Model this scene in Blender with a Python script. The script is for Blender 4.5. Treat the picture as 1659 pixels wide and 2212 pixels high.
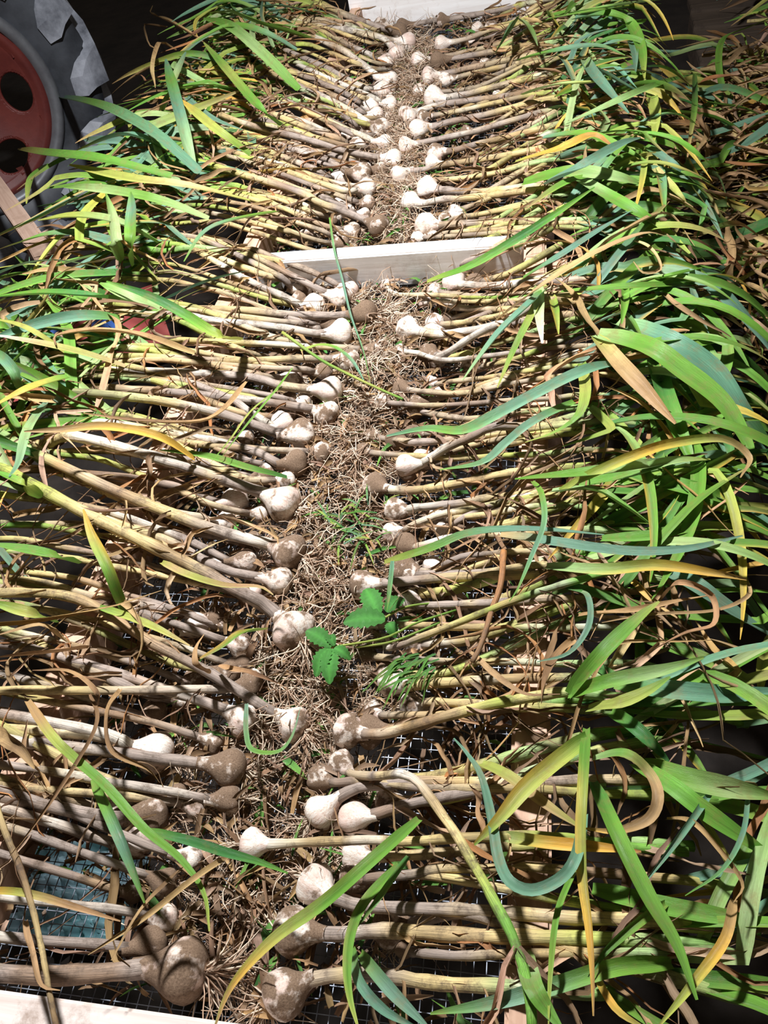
import bpy, math, random
import numpy as np
from mathutils import Vector, Matrix
for o in list(bpy.data.objects): bpy.data.objects.remove(o)
random.seed(7); rng = np.random.default_rng(7)
sc = bpy.context.scene; COL = sc.collection

# ------------------------------------------------------------------ camera
F, CX, CY, H = 1661.0, 829.5, 1106.0, 0.88
R = np.array([[0.97955742, -0.00128411, -0.20116066],
              [0.12971577, -0.76028389, 0.63650783],
              [-0.15375656, -0.64958968, -0.74457516]])   # rows: rack axes seen by the lens (x right, y down, z forward)
cam = bpy.data.cameras.new('camera'); camo = bpy.data.objects.new('camera', cam); COL.objects.link(camo)
cam.sensor_fit = 'VERTICAL'; cam.sensor_height = 24.0; cam.lens = F / 2212 * 24.0
cam.clip_start = .02; cam.clip_end = 60
M = Matrix.Identity(4)
for i in range(3):
    M[i][0] = R[i, 0]; M[i][1] = -R[i, 1]; M[i][2] = -R[i, 2]
M[2][3] = H
camo.matrix_world = M
sc.camera = camo

# ------------------------------------------------------------------ light
w = bpy.data.worlds.new('barn_gloom'); sc.world = w; w.use_nodes = True
bg = w.node_tree.nodes['Background']; bg.inputs[0].default_value = (1.0, .86, .72, 1); bg.inputs[1].default_value = .045
def area(name, loc, target, size, power, col):
    l = bpy.data.lights.new(name, 'AREA'); l.shape = 'DISK'; l.size = size; l.energy = power; l.color = col
    o = bpy.data.objects.new(name, l); COL.objects.link(o); o.location = loc
    o.rotation_euler = (Vector(target) - Vector(loc)).to_track_quat('-Z', 'Y').to_euler(); return o
area('work_lamp', (-.52, 1.22, 1.80), (-.35, 1.15, 0), .13, 74, (.95, .965, 1.0))
vs = sc.view_settings
vs.view_transform = 'Standard'; vs.look = 'None'; vs.gamma = 1.0; vs.exposure = 0.48; vs.use_curve_mapping = False

# ------------------------------------------------------------------ materials
def new_mat(name):
    m = bpy.data.materials.new(name); m.use_nodes = True
    nt = m.node_tree; b = nt.nodes['Principled BSDF']; return m, nt, b
def N(nt, t, **kw):
    n = nt.nodes.new(t)
    for k, v in kw.items():
        if k in n.inputs: n.inputs[k].default_value = v
        else: setattr(n, k, v)
    return n
def ramp(nt, fac, stops):
    r = N(nt, 'ShaderNodeValToRGB'); nt.links.new(fac, r.inputs[0])
    e = r.color_ramp.elements
    while len(e) < len(stops): e.new(.5)
    for k, (p, c) in enumerate(stops):
        e[k].position = p; e[k].color = (*c, 1) if len(c) == 3 else c
    return r.outputs[0]
def mixc(nt, fac, a, b, mode='MIX'):
    m = N(nt, 'ShaderNodeMix', data_type='RGBA', blend_type=mode)
    for s, v in ((m.inputs[0], fac), (m.inputs[6], a), (m.inputs[7], b)):
        if hasattr(v, 'links'): nt.links.new(v, s)
        else: s.default_value = v if not isinstance(v, tuple) else (*v, 1)[:4]
    return m.outputs[2]
def plant_mat(name, rough, translucent, streak, blotch, blotch_col):
    """colour from the mesh (each leaf its own hue), fibre streaks along it, blotches of wear"""
    m, nt, b = new_mat(name); L = nt.links.new
    at = N(nt, 'ShaderNodeAttribute', attribute_name='Col'); st = N(nt, 'ShaderNodeAttribute', attribute_name='st')
    mp = N(nt, 'ShaderNodeMapping'); mp.inputs['Scale'].default_value = (2.2, 26, 1); L(st.outputs['Vector'], mp.inputs[0])
    n1 = N(nt, 'ShaderNodeTexNoise', Scale=3.0, Detail=3.0, Roughness=.6); L(mp.outputs[0], n1.inputs[0])
    s = ramp(nt, n1.outputs[0], [(.25, (1 - streak,) * 3), (.72, (1 + streak * .7,) * 3)])
    c = mixc(nt, 1.0, at.outputs['Color'], s, 'MULTIPLY')
    n2 = N(nt, 'ShaderNodeTexNoise', Scale=42.0, Detail=6.0, Roughness=.75)
    tc = N(nt, 'ShaderNodeTexCoord'); L(tc.outputs['Object'], n2.inputs[0])
    f = ramp(nt, n2.outputs[0], [(.50, (0, 0, 0)), (.70, (blotch,) * 3)])
    c = mixc(nt, f, c, blotch_col)
    L(c, b.inputs['Base Color']); b.inputs['Roughness'].default_value = rough
    b.inputs['Specular IOR Level'].default_value = .35
    bp = N(nt, 'ShaderNodeBump', Strength=.45, Distance=.002); L(n1.outputs[0], bp.inputs['Height']); L(bp.outputs[0], b.inputs['Normal'])
    if translucent:
        t = N(nt, 'ShaderNodeBsdfTranslucent'); L(c, t.inputs[0])
        mx = N(nt, 'ShaderNodeMixShader'); mx.inputs[0].default_value = translucent
        L(b.outputs[0], mx.inputs[1]); L(t.outputs[0], mx.inputs[2])
        L(mx.outputs[0], nt.nodes['Material Output'].inputs[0])
    return m
MAT = {}
MAT['leaf'] = plant_mat('garlic_leaf', .40, .18, .38, .5, (.28, .17, .07))
MAT['dry'] = plant_mat('dry_leaf', .75, .10, .42, .55, (.10, .055, .025))
MAT['stem'] = plant_mat('garlic_stalk', .6, 0, .75, .95, (.085, .055, .035))
MAT['root'] = plant_mat('root_fibre', .85, 0, .3, .3, (.16, .10, .055))

def bulb_mat():
    m, nt, b = new_mat('garlic_bulb_skin'); L = nt.links.new
    tc = N(nt, 'ShaderNodeTexCoord'); oi = N(nt, 'ShaderNodeObjectInfo')
    add = N(nt, 'ShaderNodeVectorMath', operation='ADD'); L(tc.outputs['Object'], add.inputs[0])
    cm = N(nt, 'ShaderNodeCombineXYZ'); mu = N(nt, 'ShaderNodeMath', operation='MULTIPLY'); mu.inputs[1].default_value = 37.0
    L(oi.outputs['Random'], mu.inputs[0]); L(mu.outputs[0], cm.inputs[0]); L(mu.outputs[0], cm.inputs[2]); L(cm.outputs[0], add.inputs[1])
    V = add.outputs[0]
    # papery skin with fine lengthwise veins, some mauve
    mp = N(nt, 'ShaderNodeMapping'); mp.inputs['Scale'].default_value = (.45, 6, 6); L(V, mp.inputs[0])
    n1 = N(nt, 'ShaderNodeTexNoise', Scale=1.6, Detail=4.0, Roughness=.6); L(mp.outputs[0], n1.inputs[0])
    skin = ramp(nt, n1.outputs[0], [(.28, (.46, .30, .24)), (.43, (.72, .60, .49)), (.64, (.85, .79, .71))])
    n4 = N(nt, 'ShaderNodeTexNoise', Scale=.8, Detail=2.0); L(V, n4.inputs[0])
    pk = ramp(nt, n4.outputs[0], [(.42, (0, 0, 0)), (.66, (.7, .7, .7))]); skin = mixc(nt, pk, skin, (.58, .39, .32))
    # dried soil
    n2 = N(nt, 'ShaderNodeTexNoise', Scale=.95, Detail=9.0, Roughness=.62); L(V, n2.inputs[0])
    sep = N(nt, 'ShaderNodeSeparateColor'); L(oi.outputs['Color'], sep.inputs[0])
    a = N(nt, 'ShaderNodeMath', operation='ADD'); L(n2.outputs[0], a.inputs[0]); L(sep.outputs[0], a.inputs[1])
    f = ramp(nt, a.outputs[0], [(.83, (0, 0, 0)), (.93, (1, 1, 1))])
    n3 = N(nt, 'ShaderNodeTexNoise', Scale=14.0, Detail=6.0, Roughness=.7); L(V, n3.inputs[0])
    soil = ramp(nt, n3.outputs[0], [(.3, (.09, .052, .030)), (.72, (.27, .18, .115))])
    spk = ramp(nt, n3.outputs[0], [(.56, (0, 0, 0)), (.70, (.75, .75, .75))])
    c = mixc(nt, spk, skin, (.30, .21, .14)); c = mixc(nt, f, c, soil)
    L(c, b.inputs['Base Color'])
    rr = ramp(nt, f, [(0, (.38,) * 3), (1, (.9,) * 3)]); L(rr, b.inputs['Roughness'])
    b.inputs['Specular IOR Level'].default_value = .4
    mh = N(nt, 'ShaderNodeMath', operation='MULTIPLY_ADD'); L(f, mh.inputs[0]); mh.inputs[1].default_value = .6; L(n3.outputs[0], mh.inputs[2])
    mh2 = N(nt, 'ShaderNodeMath', operation='MULTIPLY_ADD'); L(n1.outputs[0], mh2.inputs[0]); mh2.inputs[1].default_value = .5; L(mh.outputs[0], mh2.inputs[2])
    bp = N(nt, 'ShaderNodeBump', Strength=.30, Distance=.0035); L(mh2.outputs[0], bp.inputs['Height']); L(bp.outputs[0], b.inputs['Normal'])
    return m
MAT['bulb'] = bulb_mat()

def wood_mat(name, dark, light, dirt, axis=0, dirtamt=.5, rough=.7):
    m, nt, b = new_mat(name); L = nt.links.new
    tc = N(nt, 'ShaderNodeTexCoord'); mp = N(nt, 'ShaderNodeMapping')
    s = [38, 38, 38]; s[axis] = 2.2; mp.inputs['Scale'].default_value = s; L(tc.outputs['Object'], mp.inputs[0])
    n1 = N(nt, 'ShaderNodeTexNoise', Scale=1.0, Detail=5.0, Roughness=.62, Distortion=.6); L(mp.outputs[0], n1.inputs[0])
    c = ramp(nt, n1.outputs[0], [(.3, dark), (.62, light)])
    n2 = N(nt, 'ShaderNodeTexNoise', Scale=16.0, Detail=8.0, Roughness=.75); L(tc.outputs['Object'], n2.inputs[0])
    f = ramp(nt, n2.outputs[0], [(.52, (0, 0, 0)), (.70, (dirtamt,) * 3)])
    c = mixc(nt, f, c, dirt)
    n3 = N(nt, 'ShaderNodeTexVoronoi', Scale=6.5); L(tc.outputs['Object'], n3.inputs[0])
    k = ramp(nt, n3.outputs['Distance'], [(.05, (.75,) * 3), (.10, (0, 0, 0))])
    c = mixc(nt, k, c, (dark[0] * .5, dark[1] * .42, dark[2] * .36))
    L(c, b.inputs['Base Color']); b.inputs['Roughness'].default_value = rough
    bp = N(nt, 'ShaderNodeBump', Strength=.25, Distance=.002); L(n1.outputs[0], bp.inputs['Height']); L(bp.outputs[0], b.inputs['Normal'])
    return m
MAT['board'] = wood_mat('pale_pine_board', (.56, .46, .40), (.74, .65, .59), (.24, .15, .10), 0, .8)
MAT['board_lit'] = wood_mat('lamp_whitened_pine', (.76, .70, .66), (.92, .90, .88), (.42, .30, .22), 0, .45)  # pine of the middle and far boards, lamp glare put into its colour
MAT['rail'] = wood_mat('pink_pine_rail', (.40, .23, .145), (.60, .39, .27), (.20, .11, .06), 1, .6)
MAT['beam'] = wood_mat('rough_sawn_beam', (.46, .29, .21), (.66, .46, .35), (.22, .13, .08), 0, .3)

def flat_mat(name, col, rough=.6, metal=0.0, noise=None, scale=20.0, bump=0.0, spec=.5):
    m, nt, b = new_mat(name); L = nt.links.new
    b.inputs['Roughness'].default_value = rough; b.inputs['Metallic'].default_value = metal; b.inputs['Specular IOR Level'].default_value = spec
    tc = N(nt, 'ShaderNodeTexCoord'); n1 = N(nt, 'ShaderNodeTexNoise', Scale=scale, Detail=7.0, Roughness=.65); L(tc.outputs['Object'], n1.inputs[0])
    c = ramp(nt, n1.outputs[0], [(.35, col), (.68, noise or tuple(x * .75 for x in col))]); L(c, b.inputs['Base Color'])
    if bump:
        bp = N(nt, 'ShaderNodeBump', Strength=bump, Distance=.01); L(n1.outputs[0], bp.inputs['Height']); L(bp.outputs[0], b.inputs['Normal'])
    return m
MAT['wire'] = flat_mat('galvanised_wire', (.30, .33, .38), .5, .6, (.16, .17, .20), 60)
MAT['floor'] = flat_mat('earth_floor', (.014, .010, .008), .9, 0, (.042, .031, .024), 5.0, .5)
MAT['soil'] = flat_mat('crumbly_soil', (.10, .065, .040), .95, 0, (.22, .15, .10), 60, .5)
MAT['tyre'] = flat_mat('dusty_tyre_rubber', (.030, .033, .040), .5, 0, (.12, .13, .15), 3.2, .25)
MAT['lug'] = flat_mat('dusty_lit_tyre_lug', (.14, .15, .18), .45, 0, (.62, .65, .73), 6.0, .3)  # dust, plus the lavender-white lamp light on the lugs put into the colour
MAT['rim_red'] = flat_mat('red_painted_rim', (.21, .040, .030), .5, 0, (.14, .026, .022), 9, .15)
MAT['rim_edge'] = flat_mat('grey_steel_rim_edge', (.30, .31, .33), .45, .4, (.2, .2, .22), 12)
MAT['black_iron'] = flat_mat('black_iron', (.02, .02, .022), .4, .6, (.04, .04, .045), 14)
MAT['red_cloth'] = flat_mat('red_bag', (.62, .10, .09), .6, 0, (.55, .16, .14), 9)
MAT['blue_cloth'] = flat_mat('blue_bag', (.06, .16, .55), .5, 0, (.08, .22, .62), 9)
MAT['sheet'] = flat_mat('pale_blue_sheet', (.30, .40, .46), .4, 0, (.12, .34, .36), 6)
MAT['weed'] = plant_mat('weed_leaf', .5, .2, .15, .1, (.05, .1, .02))

# ------------------------------------------------------------------ helpers
def tag(o, label, cat, group=None, kind=None):
    o['label'] = label; o['category'] = cat
    if group: o['group'] = group
    if kind: o['kind'] = kind
    return o
def link(name, me, parent=None, mat=None):
    o = bpy.data.objects.new(name, me); COL.objects.link(o)
    if parent is not None: o.parent = parent
    if mat is not None and me is not None and not me.materials: me.materials.append(MAT[mat])
    return o
def empty(name, loc=(0, 0, 0)):
    o = bpy.data.objects.new(name, None); COL.objects.link(o); o.location = loc; o.empty_display_size = .02; return o
def mesh(name, V, Fc, col=None, st=None, smooth=True):
    me = bpy.data.meshes.new(name); me.from_pydata(np.asarray(V, float).tolist(), [], Fc if isinstance(Fc, list) else Fc.tolist())
    if smooth: me.polygons.foreach_set('use_smooth', [True] * len(me.polygons))
    if col is not None:
        a = me.color_attributes.new('Col', 'FLOAT_COLOR', 'POINT')
        c = np.ones((len(V), 4), np.float32); c[:, :3] = col; a.data.foreach_set('color', c.ravel())
    if st is not None:
        a = me.attributes.new('st', 'FLOAT_VECTOR', 'POINT'); a.data.foreach_set('vector', np.asarray(st, np.float32).ravel())
    me.update(); return me
def box(V, Fc, c, s, rot=None):
    k = len(V); c = np.array(c, float); h = np.array(s, float) / 2
    P = np.array([[x, y, z] for z in (-1, 1) for y in (-1, 1) for x in (-1, 1)]) * h
    if rot is not None: P = P @ np.array(rot).T
    V.extend((P + c).tolist())
    Fc.extend([[k + i for i in q] for q in ((0, 2, 3, 1), (4, 5, 7, 6), (0, 1, 5, 4), (2, 6, 7, 3), (0, 4, 6, 2), (1, 3, 7, 5))])
def bevel_box(name, c, s, parent, mat, bev=.003):
    import bmesh
    V, Fc = [], []; box(V, Fc, (0, 0, 0), s); me = mesh(name, V, Fc, smooth=False)
    bm = bmesh.new(); bm.from_mesh(me); bmesh.ops.bevel(bm, geom=bm.edges[:], offset=bev, segments=2, affect='EDGES'); bm.to_mesh(me); bm.free()
    o = link(name, me, parent, mat); o.location = c; return o
def unp(u, v, z):
    d = R @ np.array([(u - CX) / F, (v - CY) / F, 1.0]); t = (z - H) / d[2]
    return np.array([d[0] * t, d[1] * t, z])
XS = [-2.2, -1.7, -1.4, -1.15, -.90, -.70, -.61, -.45, -.36, -.27, -.17, -.015, .08, .16, .24, .33, .45, .7]
ZS = [-.60, -.25, -.03, .070, .105, .10, .086, .042, .020, .020, .036, .086, .098, .092, .055, -.04, -.25, -.55]
def S(x): return float(np.interp(x, XS, ZS))
def P(u, v, dz=0.0):
    z = .06
    for _ in range(12):
        p = unp(u, v, z); z = .5 * z + .5 * (S(p[0]) + dz)
    return unp(u, v, z)
def spline(pts, n):
    """smooth resample (Catmull-Rom) of a polyline"""
    pts = np.asarray(pts, float)
    if len(pts) == 2: return pts[0] + (pts[1] - pts[0]) * np.linspace(0, 1, n)[:, None]
    q = np.vstack([2 * pts[0] - pts[1], pts, 2 * pts[-1] - pts[-2]])
    d = np.r_[0, np.cumsum(np.linalg.norm(np.diff(pts, axis=0), axis=1))]; s = np.linspace(0, d[-1], n)
    out = []
    for x in s:
        i = min(max(int(np.searchsorted(d, x, side='right') - 1), 0), len(pts) - 2)
        t = (x - d[i]) / max(d[i + 1] - d[i], 1e-9); a, b, c, e = q[i:i + 4]
        out.append(.5 * ((2 * b) + (c - a) * t + (2 * a - 5 * b + 4 * c - e) * t * t + (3 * b - 3 * c + e - a) * t ** 3))
    return np.array(out)
def frames(path):
    T = np.gradient(path, axis=0); T /= np.linalg.norm(T, axis=1)[:, None] + 1e-12
    up = np.zeros_like(T); up[:, 2] = 1
    side = np.cross(T, up); nl = np.linalg.norm(side, axis=1)
    for i in range(len(side)):
        if nl[i] < .25: side[i] = side[i - 1] if i else np.array([1., 0, 0])
        else: side[i] /= nl[i]
        if i and side[i] @ side[i - 1] < -.2: side[i] = -side[i]
    Nn = np.cross(side, T); return T, side, Nn
PAL = {'G': (.15, .33, .045), 'B': (.15, .30, .19), 'E': (.055, .19, .045), 'Y': (.40, .44, .09), 'L': (.36, .50, .20), 'O': (.72, .42, .07),
       'T': (.47, .295, .135), 'D': (.22, .125, .06), 'W': (.76, .68, .56), 'S': (.35, .275, .225), 'C': (.74, .59, .44), 'P': (.48, .32, .215), 'Q': (.27, .165, .10), 'K': (.60, .45, .20), 'R': (.42, .18, .06)}
def grad(code, t):
    """code such as 'GGYT': colours along t in 0..1"""
    c = np.array([PAL[k] for k in code])
    if len(c) == 1: return np.repeat(c, len(t), 0)
    x = np.linspace(0, 1, len(c)); return np.stack([np.interp(t, x, c[:, k]) for k in range(3)], 1)
def strap(path, width, code, roll0=0.0, twist=0.0, fold=.45, edge=None, tip=.10, base=.75, jitter=.12, wav=0.0):
    n = len(path); T, sd, Nn = frames(path); t = np.linspace(0, 1, n)
    rl = roll0 + twist * t + wav * np.sin(t * 9 + roll0 * 5)
    cs, sn = np.cos(rl)[:, None], np.sin(rl)[:, None]
    s2 = sd * cs + Nn * sn; n2 = -sd * sn + Nn * cs
    prof = np.minimum(1, base + (1 - base) * np.minimum(1, t / .12)) * np.where(t < .55, 1, 1 - (1 - tip) * (np.maximum(t - .55, 0) / .45) ** 1.6)
    wd = width * .5 * prof
    cols = np.array([-1, -.55, 0, .55, 1.0]); dep = np.array([1, .42, 0, .42, 1.0])
    V = (path[:, None, :] + s2[:, None, :] * (wd[:, None, None] * cols[None, :, None]) + n2[:, None, :] * (wd[:, None, None] * fold * dep[None, :, None])).reshape(-1, 3)
    k = np.arange(n - 1)[:, None] * 5 + np.arange(4)[None, :]
    Fc = np.stack([k, k + 1, k + 6, k + 5], -1).reshape(-1, 4)
    g = grad(code, t) * (1 + rng.uniform(-jitter, jitter))
    g = g * (1 + rng.uniform(-.06, .06, 3))
    C = np.repeat(g[:, None, :], 5, 1)
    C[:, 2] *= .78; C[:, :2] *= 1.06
    if edge is not None:
        e = np.array(PAL[edge]); m = np.clip((t - .15) * 2, 0, .85)[:, None]
        C[:, 4] = C[:, 4] * (1 - m) + e * m; C[:, 3] = C[:, 3] * (1 - .45 * m) + e * .45 * m
    length = np.linalg.norm(np.diff(path, axis=0), axis=1).sum()
    st = np.zeros((n, 5, 3)); st[:, :, 0] = (t * length * 4)[:, None] + rng.uniform(0, 50); st[:, :, 1] = cols[None] * .5 ; st[:, :, 2] = rng.uniform(0, 9)
    return V, Fc, np.clip(C.reshape(-1, 3), 0, 1), st.reshape(-1, 3)
def tube(path, rad, code, sides=8, ribs=0.0, jitter=.1, colarr=None, oval=1.0):
    n = len(path); T, sd, Nn = frames(path); rad = np.broadcast_to(np.asarray(rad, float), (n,))
    a = np.arange(sides) / sides * 2 * math.pi
    rr = 1 + ribs * rng.uniform(-1, 1, (n, sides))
    V = (path[:, None] + (sd[:, None] * np.cos(a)[None, :, None] + Nn[:, None] * (np.sin(a) * oval)[None, :, None]) * (rad[:, None] * rr)[:, :, None]).reshape(-1, 3)
    i = np.arange(n - 1)[:, None] * sides; j = np.arange(sides)[None]; j2 = (j + 1) % sides
    Fc = np.stack([i + j, i + j2, i + sides + j2, i + sides + j], -1).reshape(-1, 4).tolist()
    Fc.append(list(range(sides))[::-1]); Fc.append([(n - 1) * sides + q for q in range(sides)])
    t = np.linspace(0, 1, n); g = (grad(code, t) if colarr is None else colarr) * (1 + rng.uniform(-jitter, jitter))
    C = np.repeat(g[:, None], sides, 1).reshape(-1, 3)
    st = np.zeros((n, sides, 3)); ln = np.r_[0, np.cumsum(np.linalg.norm(np.diff(path, axis=0), axis=1))]
    st[:, :, 0] = ln[:, None] * 4 + rng.uniform(0, 50); st[:, :, 1] = (np.abs(np.arange(sides) - sides / 2) / sides)[None]; st[:, :, 2] = rng.uniform(0, 9)
    return V, Fc, np.clip(C, 0, 1), st.reshape(-1, 3)
def add_mesh(name, data, parent, mat): return link(name, mesh(name, *data), parent, mat)
class Batch:
    def __init__(s): s.V, s.F, s.C, s.S, s.n = [], [], [], [], 0
    def add(s, d):
        V, Fc, C, st = d
        s.F.extend([[i + s.n for i in f] for f in (Fc if isinstance(Fc, list) else Fc.tolist())])
        s.V.append(V); s.C.append(C); s.S.append(st); s.n += len(V)
    def build(s, name, parent, mat): return add_mesh(name, (np.vstack(s.V), s.F, np.vstack(s.C), np.vstack(s.S)), parent, mat)

# ------------------------------------------------------------------ setting
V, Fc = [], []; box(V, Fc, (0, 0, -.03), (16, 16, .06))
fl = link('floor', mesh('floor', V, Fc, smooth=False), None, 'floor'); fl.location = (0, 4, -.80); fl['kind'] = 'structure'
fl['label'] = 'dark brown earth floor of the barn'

# drying rack ------------------------------------------------------
rack = tag(empty('drying_rack', (-.31, 1.4, 0)), 'long wooden drying rack with wire mesh bed and white cross boards', 'rack')
def rk(o): o.location = Vector(o.location) - Vector((-.31, 1.4, 0)); return o
rk(bevel_box('side_rail', (-.012, 1.46, .036), (.042, 3.0, .076), rack, 'rail', .004))
rk(bevel_box('side_rail', (-.609, 1.46, .036), (.040, 3.0, .076), rack, 'rail', .004))
rk(bevel_box('cross_board', (-.311, 1.386, .035), (.554, .040, .074), rack, 'board_lit', .003))['label'] = 'white pine cross board in the middle'
rk(bevel_box('cross_board', (-.311, .054, .035), (.554, .042, .074), rack, 'board', .003))['label'] = 'white pine cross board nearest'
rk(bevel_box('end_board', (-.311, 2.93, .10), (.64, .04, .22), rack, 'board_lit', .003))['label'] = 'tall white board closing the far end'
for x in (-.609, -.012):
    for y in (.06, 1.386, 2.86):
        rk(bevel_box('leg', (x + (-.0415 if x < -.3 else .0415), y, -.385), (.038, .07, .83), rack, 'rail', .004))
V, Fc = [], []
def wire(a, b, r):
    a = np.array(a); b = np.array(b); d = b - a; L = np.linalg.norm(d); m = (a + b) / 2
    box(V, Fc, m, (L if abs(d[0]) > 0 else r, L if abs(d[1]) > 0 else r, r))
x = -.588
while x < -.033:
    wire((x, .03, -.003), (x, 2.93, -.003), .00085); x += .0127
y = .035
while y < 2.92:
    wire((-.629, y, -.0019), (.009, y, -.0019), .00085); y += .0127
wm = rk(link('wire_mesh', mesh('wire_mesh', V, Fc, smooth=False), rack, 'wire')); wm['kind'] = 'stuff'; wm['label'] = 'galvanised square wire mesh bed'

# ------------------------------------------------------------------ garlic
def bulb_variant(k):
    r0 = np.random.default_rng(100 + k); sides = 26
    prof = np.array([(-.62, .0), (-.66, .14), (-.76, .20), (-.72, .42), (-.60, .70), (-.40, .90), (-.14, 1.0), (.12, .97), (.36, .85), (.58, .68), (.80, .52), (1.05, .40), (1.35, .32), (1.6, .28)])
    cl = r0.integers(5, 9); ph = r0.uniform(0, 6); amp = r0.uniform(.05, .11); skew = r0.uniform(-.10, .10)
    V = []
    for i, (x, r) in enumerate(prof):
        wgt = max(0, 1 - abs(x + .05) / .75)
        for s in range(sides):
            a = s / sides * 2 * math.pi
            q = r * (1 + amp * wgt * (abs(math.cos(a * cl / 2 + ph)) * 2 - 1.2) + r0.uniform(-.008, .008) + .04 * math.cos(2 * a + ph))
            V.append((x + skew * r * math.sin(a + ph) * .6, q * math.cos(a), q * math.sin(a)))
    Fc = [[i * sides + s, i * sides + (s + 1) % sides, (i + 1) * sides + (s + 1) % sides, (i + 1) * sides + s] for i in range(len(prof) - 1) for s in range(sides)]
    me = mesh('bulb', V, Fc); me.materials.append(MAT['bulb']); return me
BULBS = [bulb_variant(k) for k in range(8)]
def root_tuft(center, axis, Rr, n, wild=1.0):
    B = Batch(); ax = axis / np.linalg.norm(axis)
    a = np.cross(ax, (0, 0, 1)); a /= np.linalg.norm(a); b = np.cross(a, ax)
    base = center - ax * Rr * .74
    for _ in range(n):
        th = rng.uniform(0, 6.28); sp = rng.uniform(.05, 1.05) * wild
        d = -ax + (a * math.cos(th) + b * math.sin(th)) * sp; d /= np.linalg.norm(d)
        p = base + (a * math.cos(th) + b * math.sin(th)) * Rr * .2 * min(1, sp)
        L = Rr * rng.uniform(1.1, 2.9); k = 6; pts = [p - d * Rr * .05]
        cv = rng.normal(0, .30, 3)
        for _i in range(k):
            d = d + cv * .6 + rng.normal(0, .22, 3) + np.array([0, 0, -.14]); d /= np.linalg.norm(d)
            p = p + d * L / k
            if p[2] < .004: p = p.copy(); p[2] = .004; d[2] = abs(d[2]) * .2
            pts.append(p)
        r = rng.uniform(.0006, .0011) * (Rr / .025) ** .5
        c = 'C' if rng.random() < .5 else ('P' if rng.random() < .75 else 'Q')
        B.add(tube(np.array(pts), np.linspace(r * 1.25, r * .45, len(pts)), c, 3, 0, .25))
    return B

def leaf_walk(p0, yaw, L, layer, slope=.15, curv=0.0, n=16, kink=None, wob=.0, surf=None):
    surf = surf or S
    p = np.array(p0, float); pts = [p.copy()]; ds = L / n; sl = slope
    for i in range(n):
        if kink and i in kink: yaw += kink[i][0]; sl += kink[i][1]
        want = surf(p[0]) + layer; tgt = np.clip((want - p[2]) / .07, -2.6, .9)
        sl = .62 * sl + .38 * tgt
        yaw += curv * ds + rng.normal(0, wob)
        c = 1 / math.sqrt(1 + sl * sl)
        p = p + np.array([math.cos(yaw) * c, math.sin(yaw) * c, sl * c]) * ds
        pts.append(p.copy())
    return np.array(pts)
GREEN = ['GGGT', 'BBGG', 'BBB', 'GGG', 'EGG', 'LGG', 'GYO', 'LLYT', 'GGYT', 'BGYT', 'LLG', 'EGGT', 'BBGT', 'LBB', 'EEG']
FLAKE = ['DD', 'QD', 'TD', 'QQ', 'TQ', 'RD', 'DT', 'PQ', 'PT']
DRY = ['TT', 'DD', 'TDD', 'RD', 'TD', 'PT', 'OT', 'TRD', 'DT', 'PTD', 'TTT', 'PQ', 'QDD', 'KTD']
def add_leaves(plant, org, end, back, yaw, count, side, dryp=.30, layer=(-.03, .065), scale=1.0, surf=None, spread=.5):
    """a fan of strap leaves from the last stretch of the stalk (back to end)"""
    for q in range(count):
        dry = rng.random() < dryp
        yw = yaw + rng.normal(0, spread * (1.8 if dry else 1.15)); L = rng.uniform(.24, .46) * scale * (1.15 if side == 'L' else .82 if end[1] < 1.3 or surf else .66)
        lay = rng.uniform(*layer); kink = None
        if rng.random() < (.55 if not dry else .65):
            kink = {int(rng.integers(4, 13)): (rng.choice([-1, 1]) * rng.uniform(.4, 1.7), rng.uniform(-.5, .6))}
        st0 = end + (back - end) * rng.uniform(0, 1); st0 = st0 + np.array([0, 0, rng.uniform(-.003, .006)])
        if dry:
            pth = leaf_walk(st0, yw, L * rng.uniform(.4, .95), lay, rng.uniform(-.2, .8), rng.normal(0, 4), 16, kink, .10, surf)
            d = strap(pth - org, rng.uniform(.005, .014) * scale * (.72 if end[1] < .75 else 1.0), DRY[rng.integers(len(DRY))], rng.uniform(-.9, .9), rng.normal(0, 1.8), rng.uniform(.3, 1.1), tip=.15, jitter=.3, wav=.5)
            add_mesh('dry_leaf', d, plant, 'dry')
        else:
            pth = leaf_walk(st0, yw, L, lay, rng.uniform(.0, .6), rng.normal(0, 1.5), 16, kink, .02, surf)
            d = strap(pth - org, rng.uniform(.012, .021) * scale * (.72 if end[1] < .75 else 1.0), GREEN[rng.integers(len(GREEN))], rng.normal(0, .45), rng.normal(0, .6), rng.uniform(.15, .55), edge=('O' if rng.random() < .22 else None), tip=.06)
            add_mesh('leaf', d, plant, 'leaf')

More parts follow.
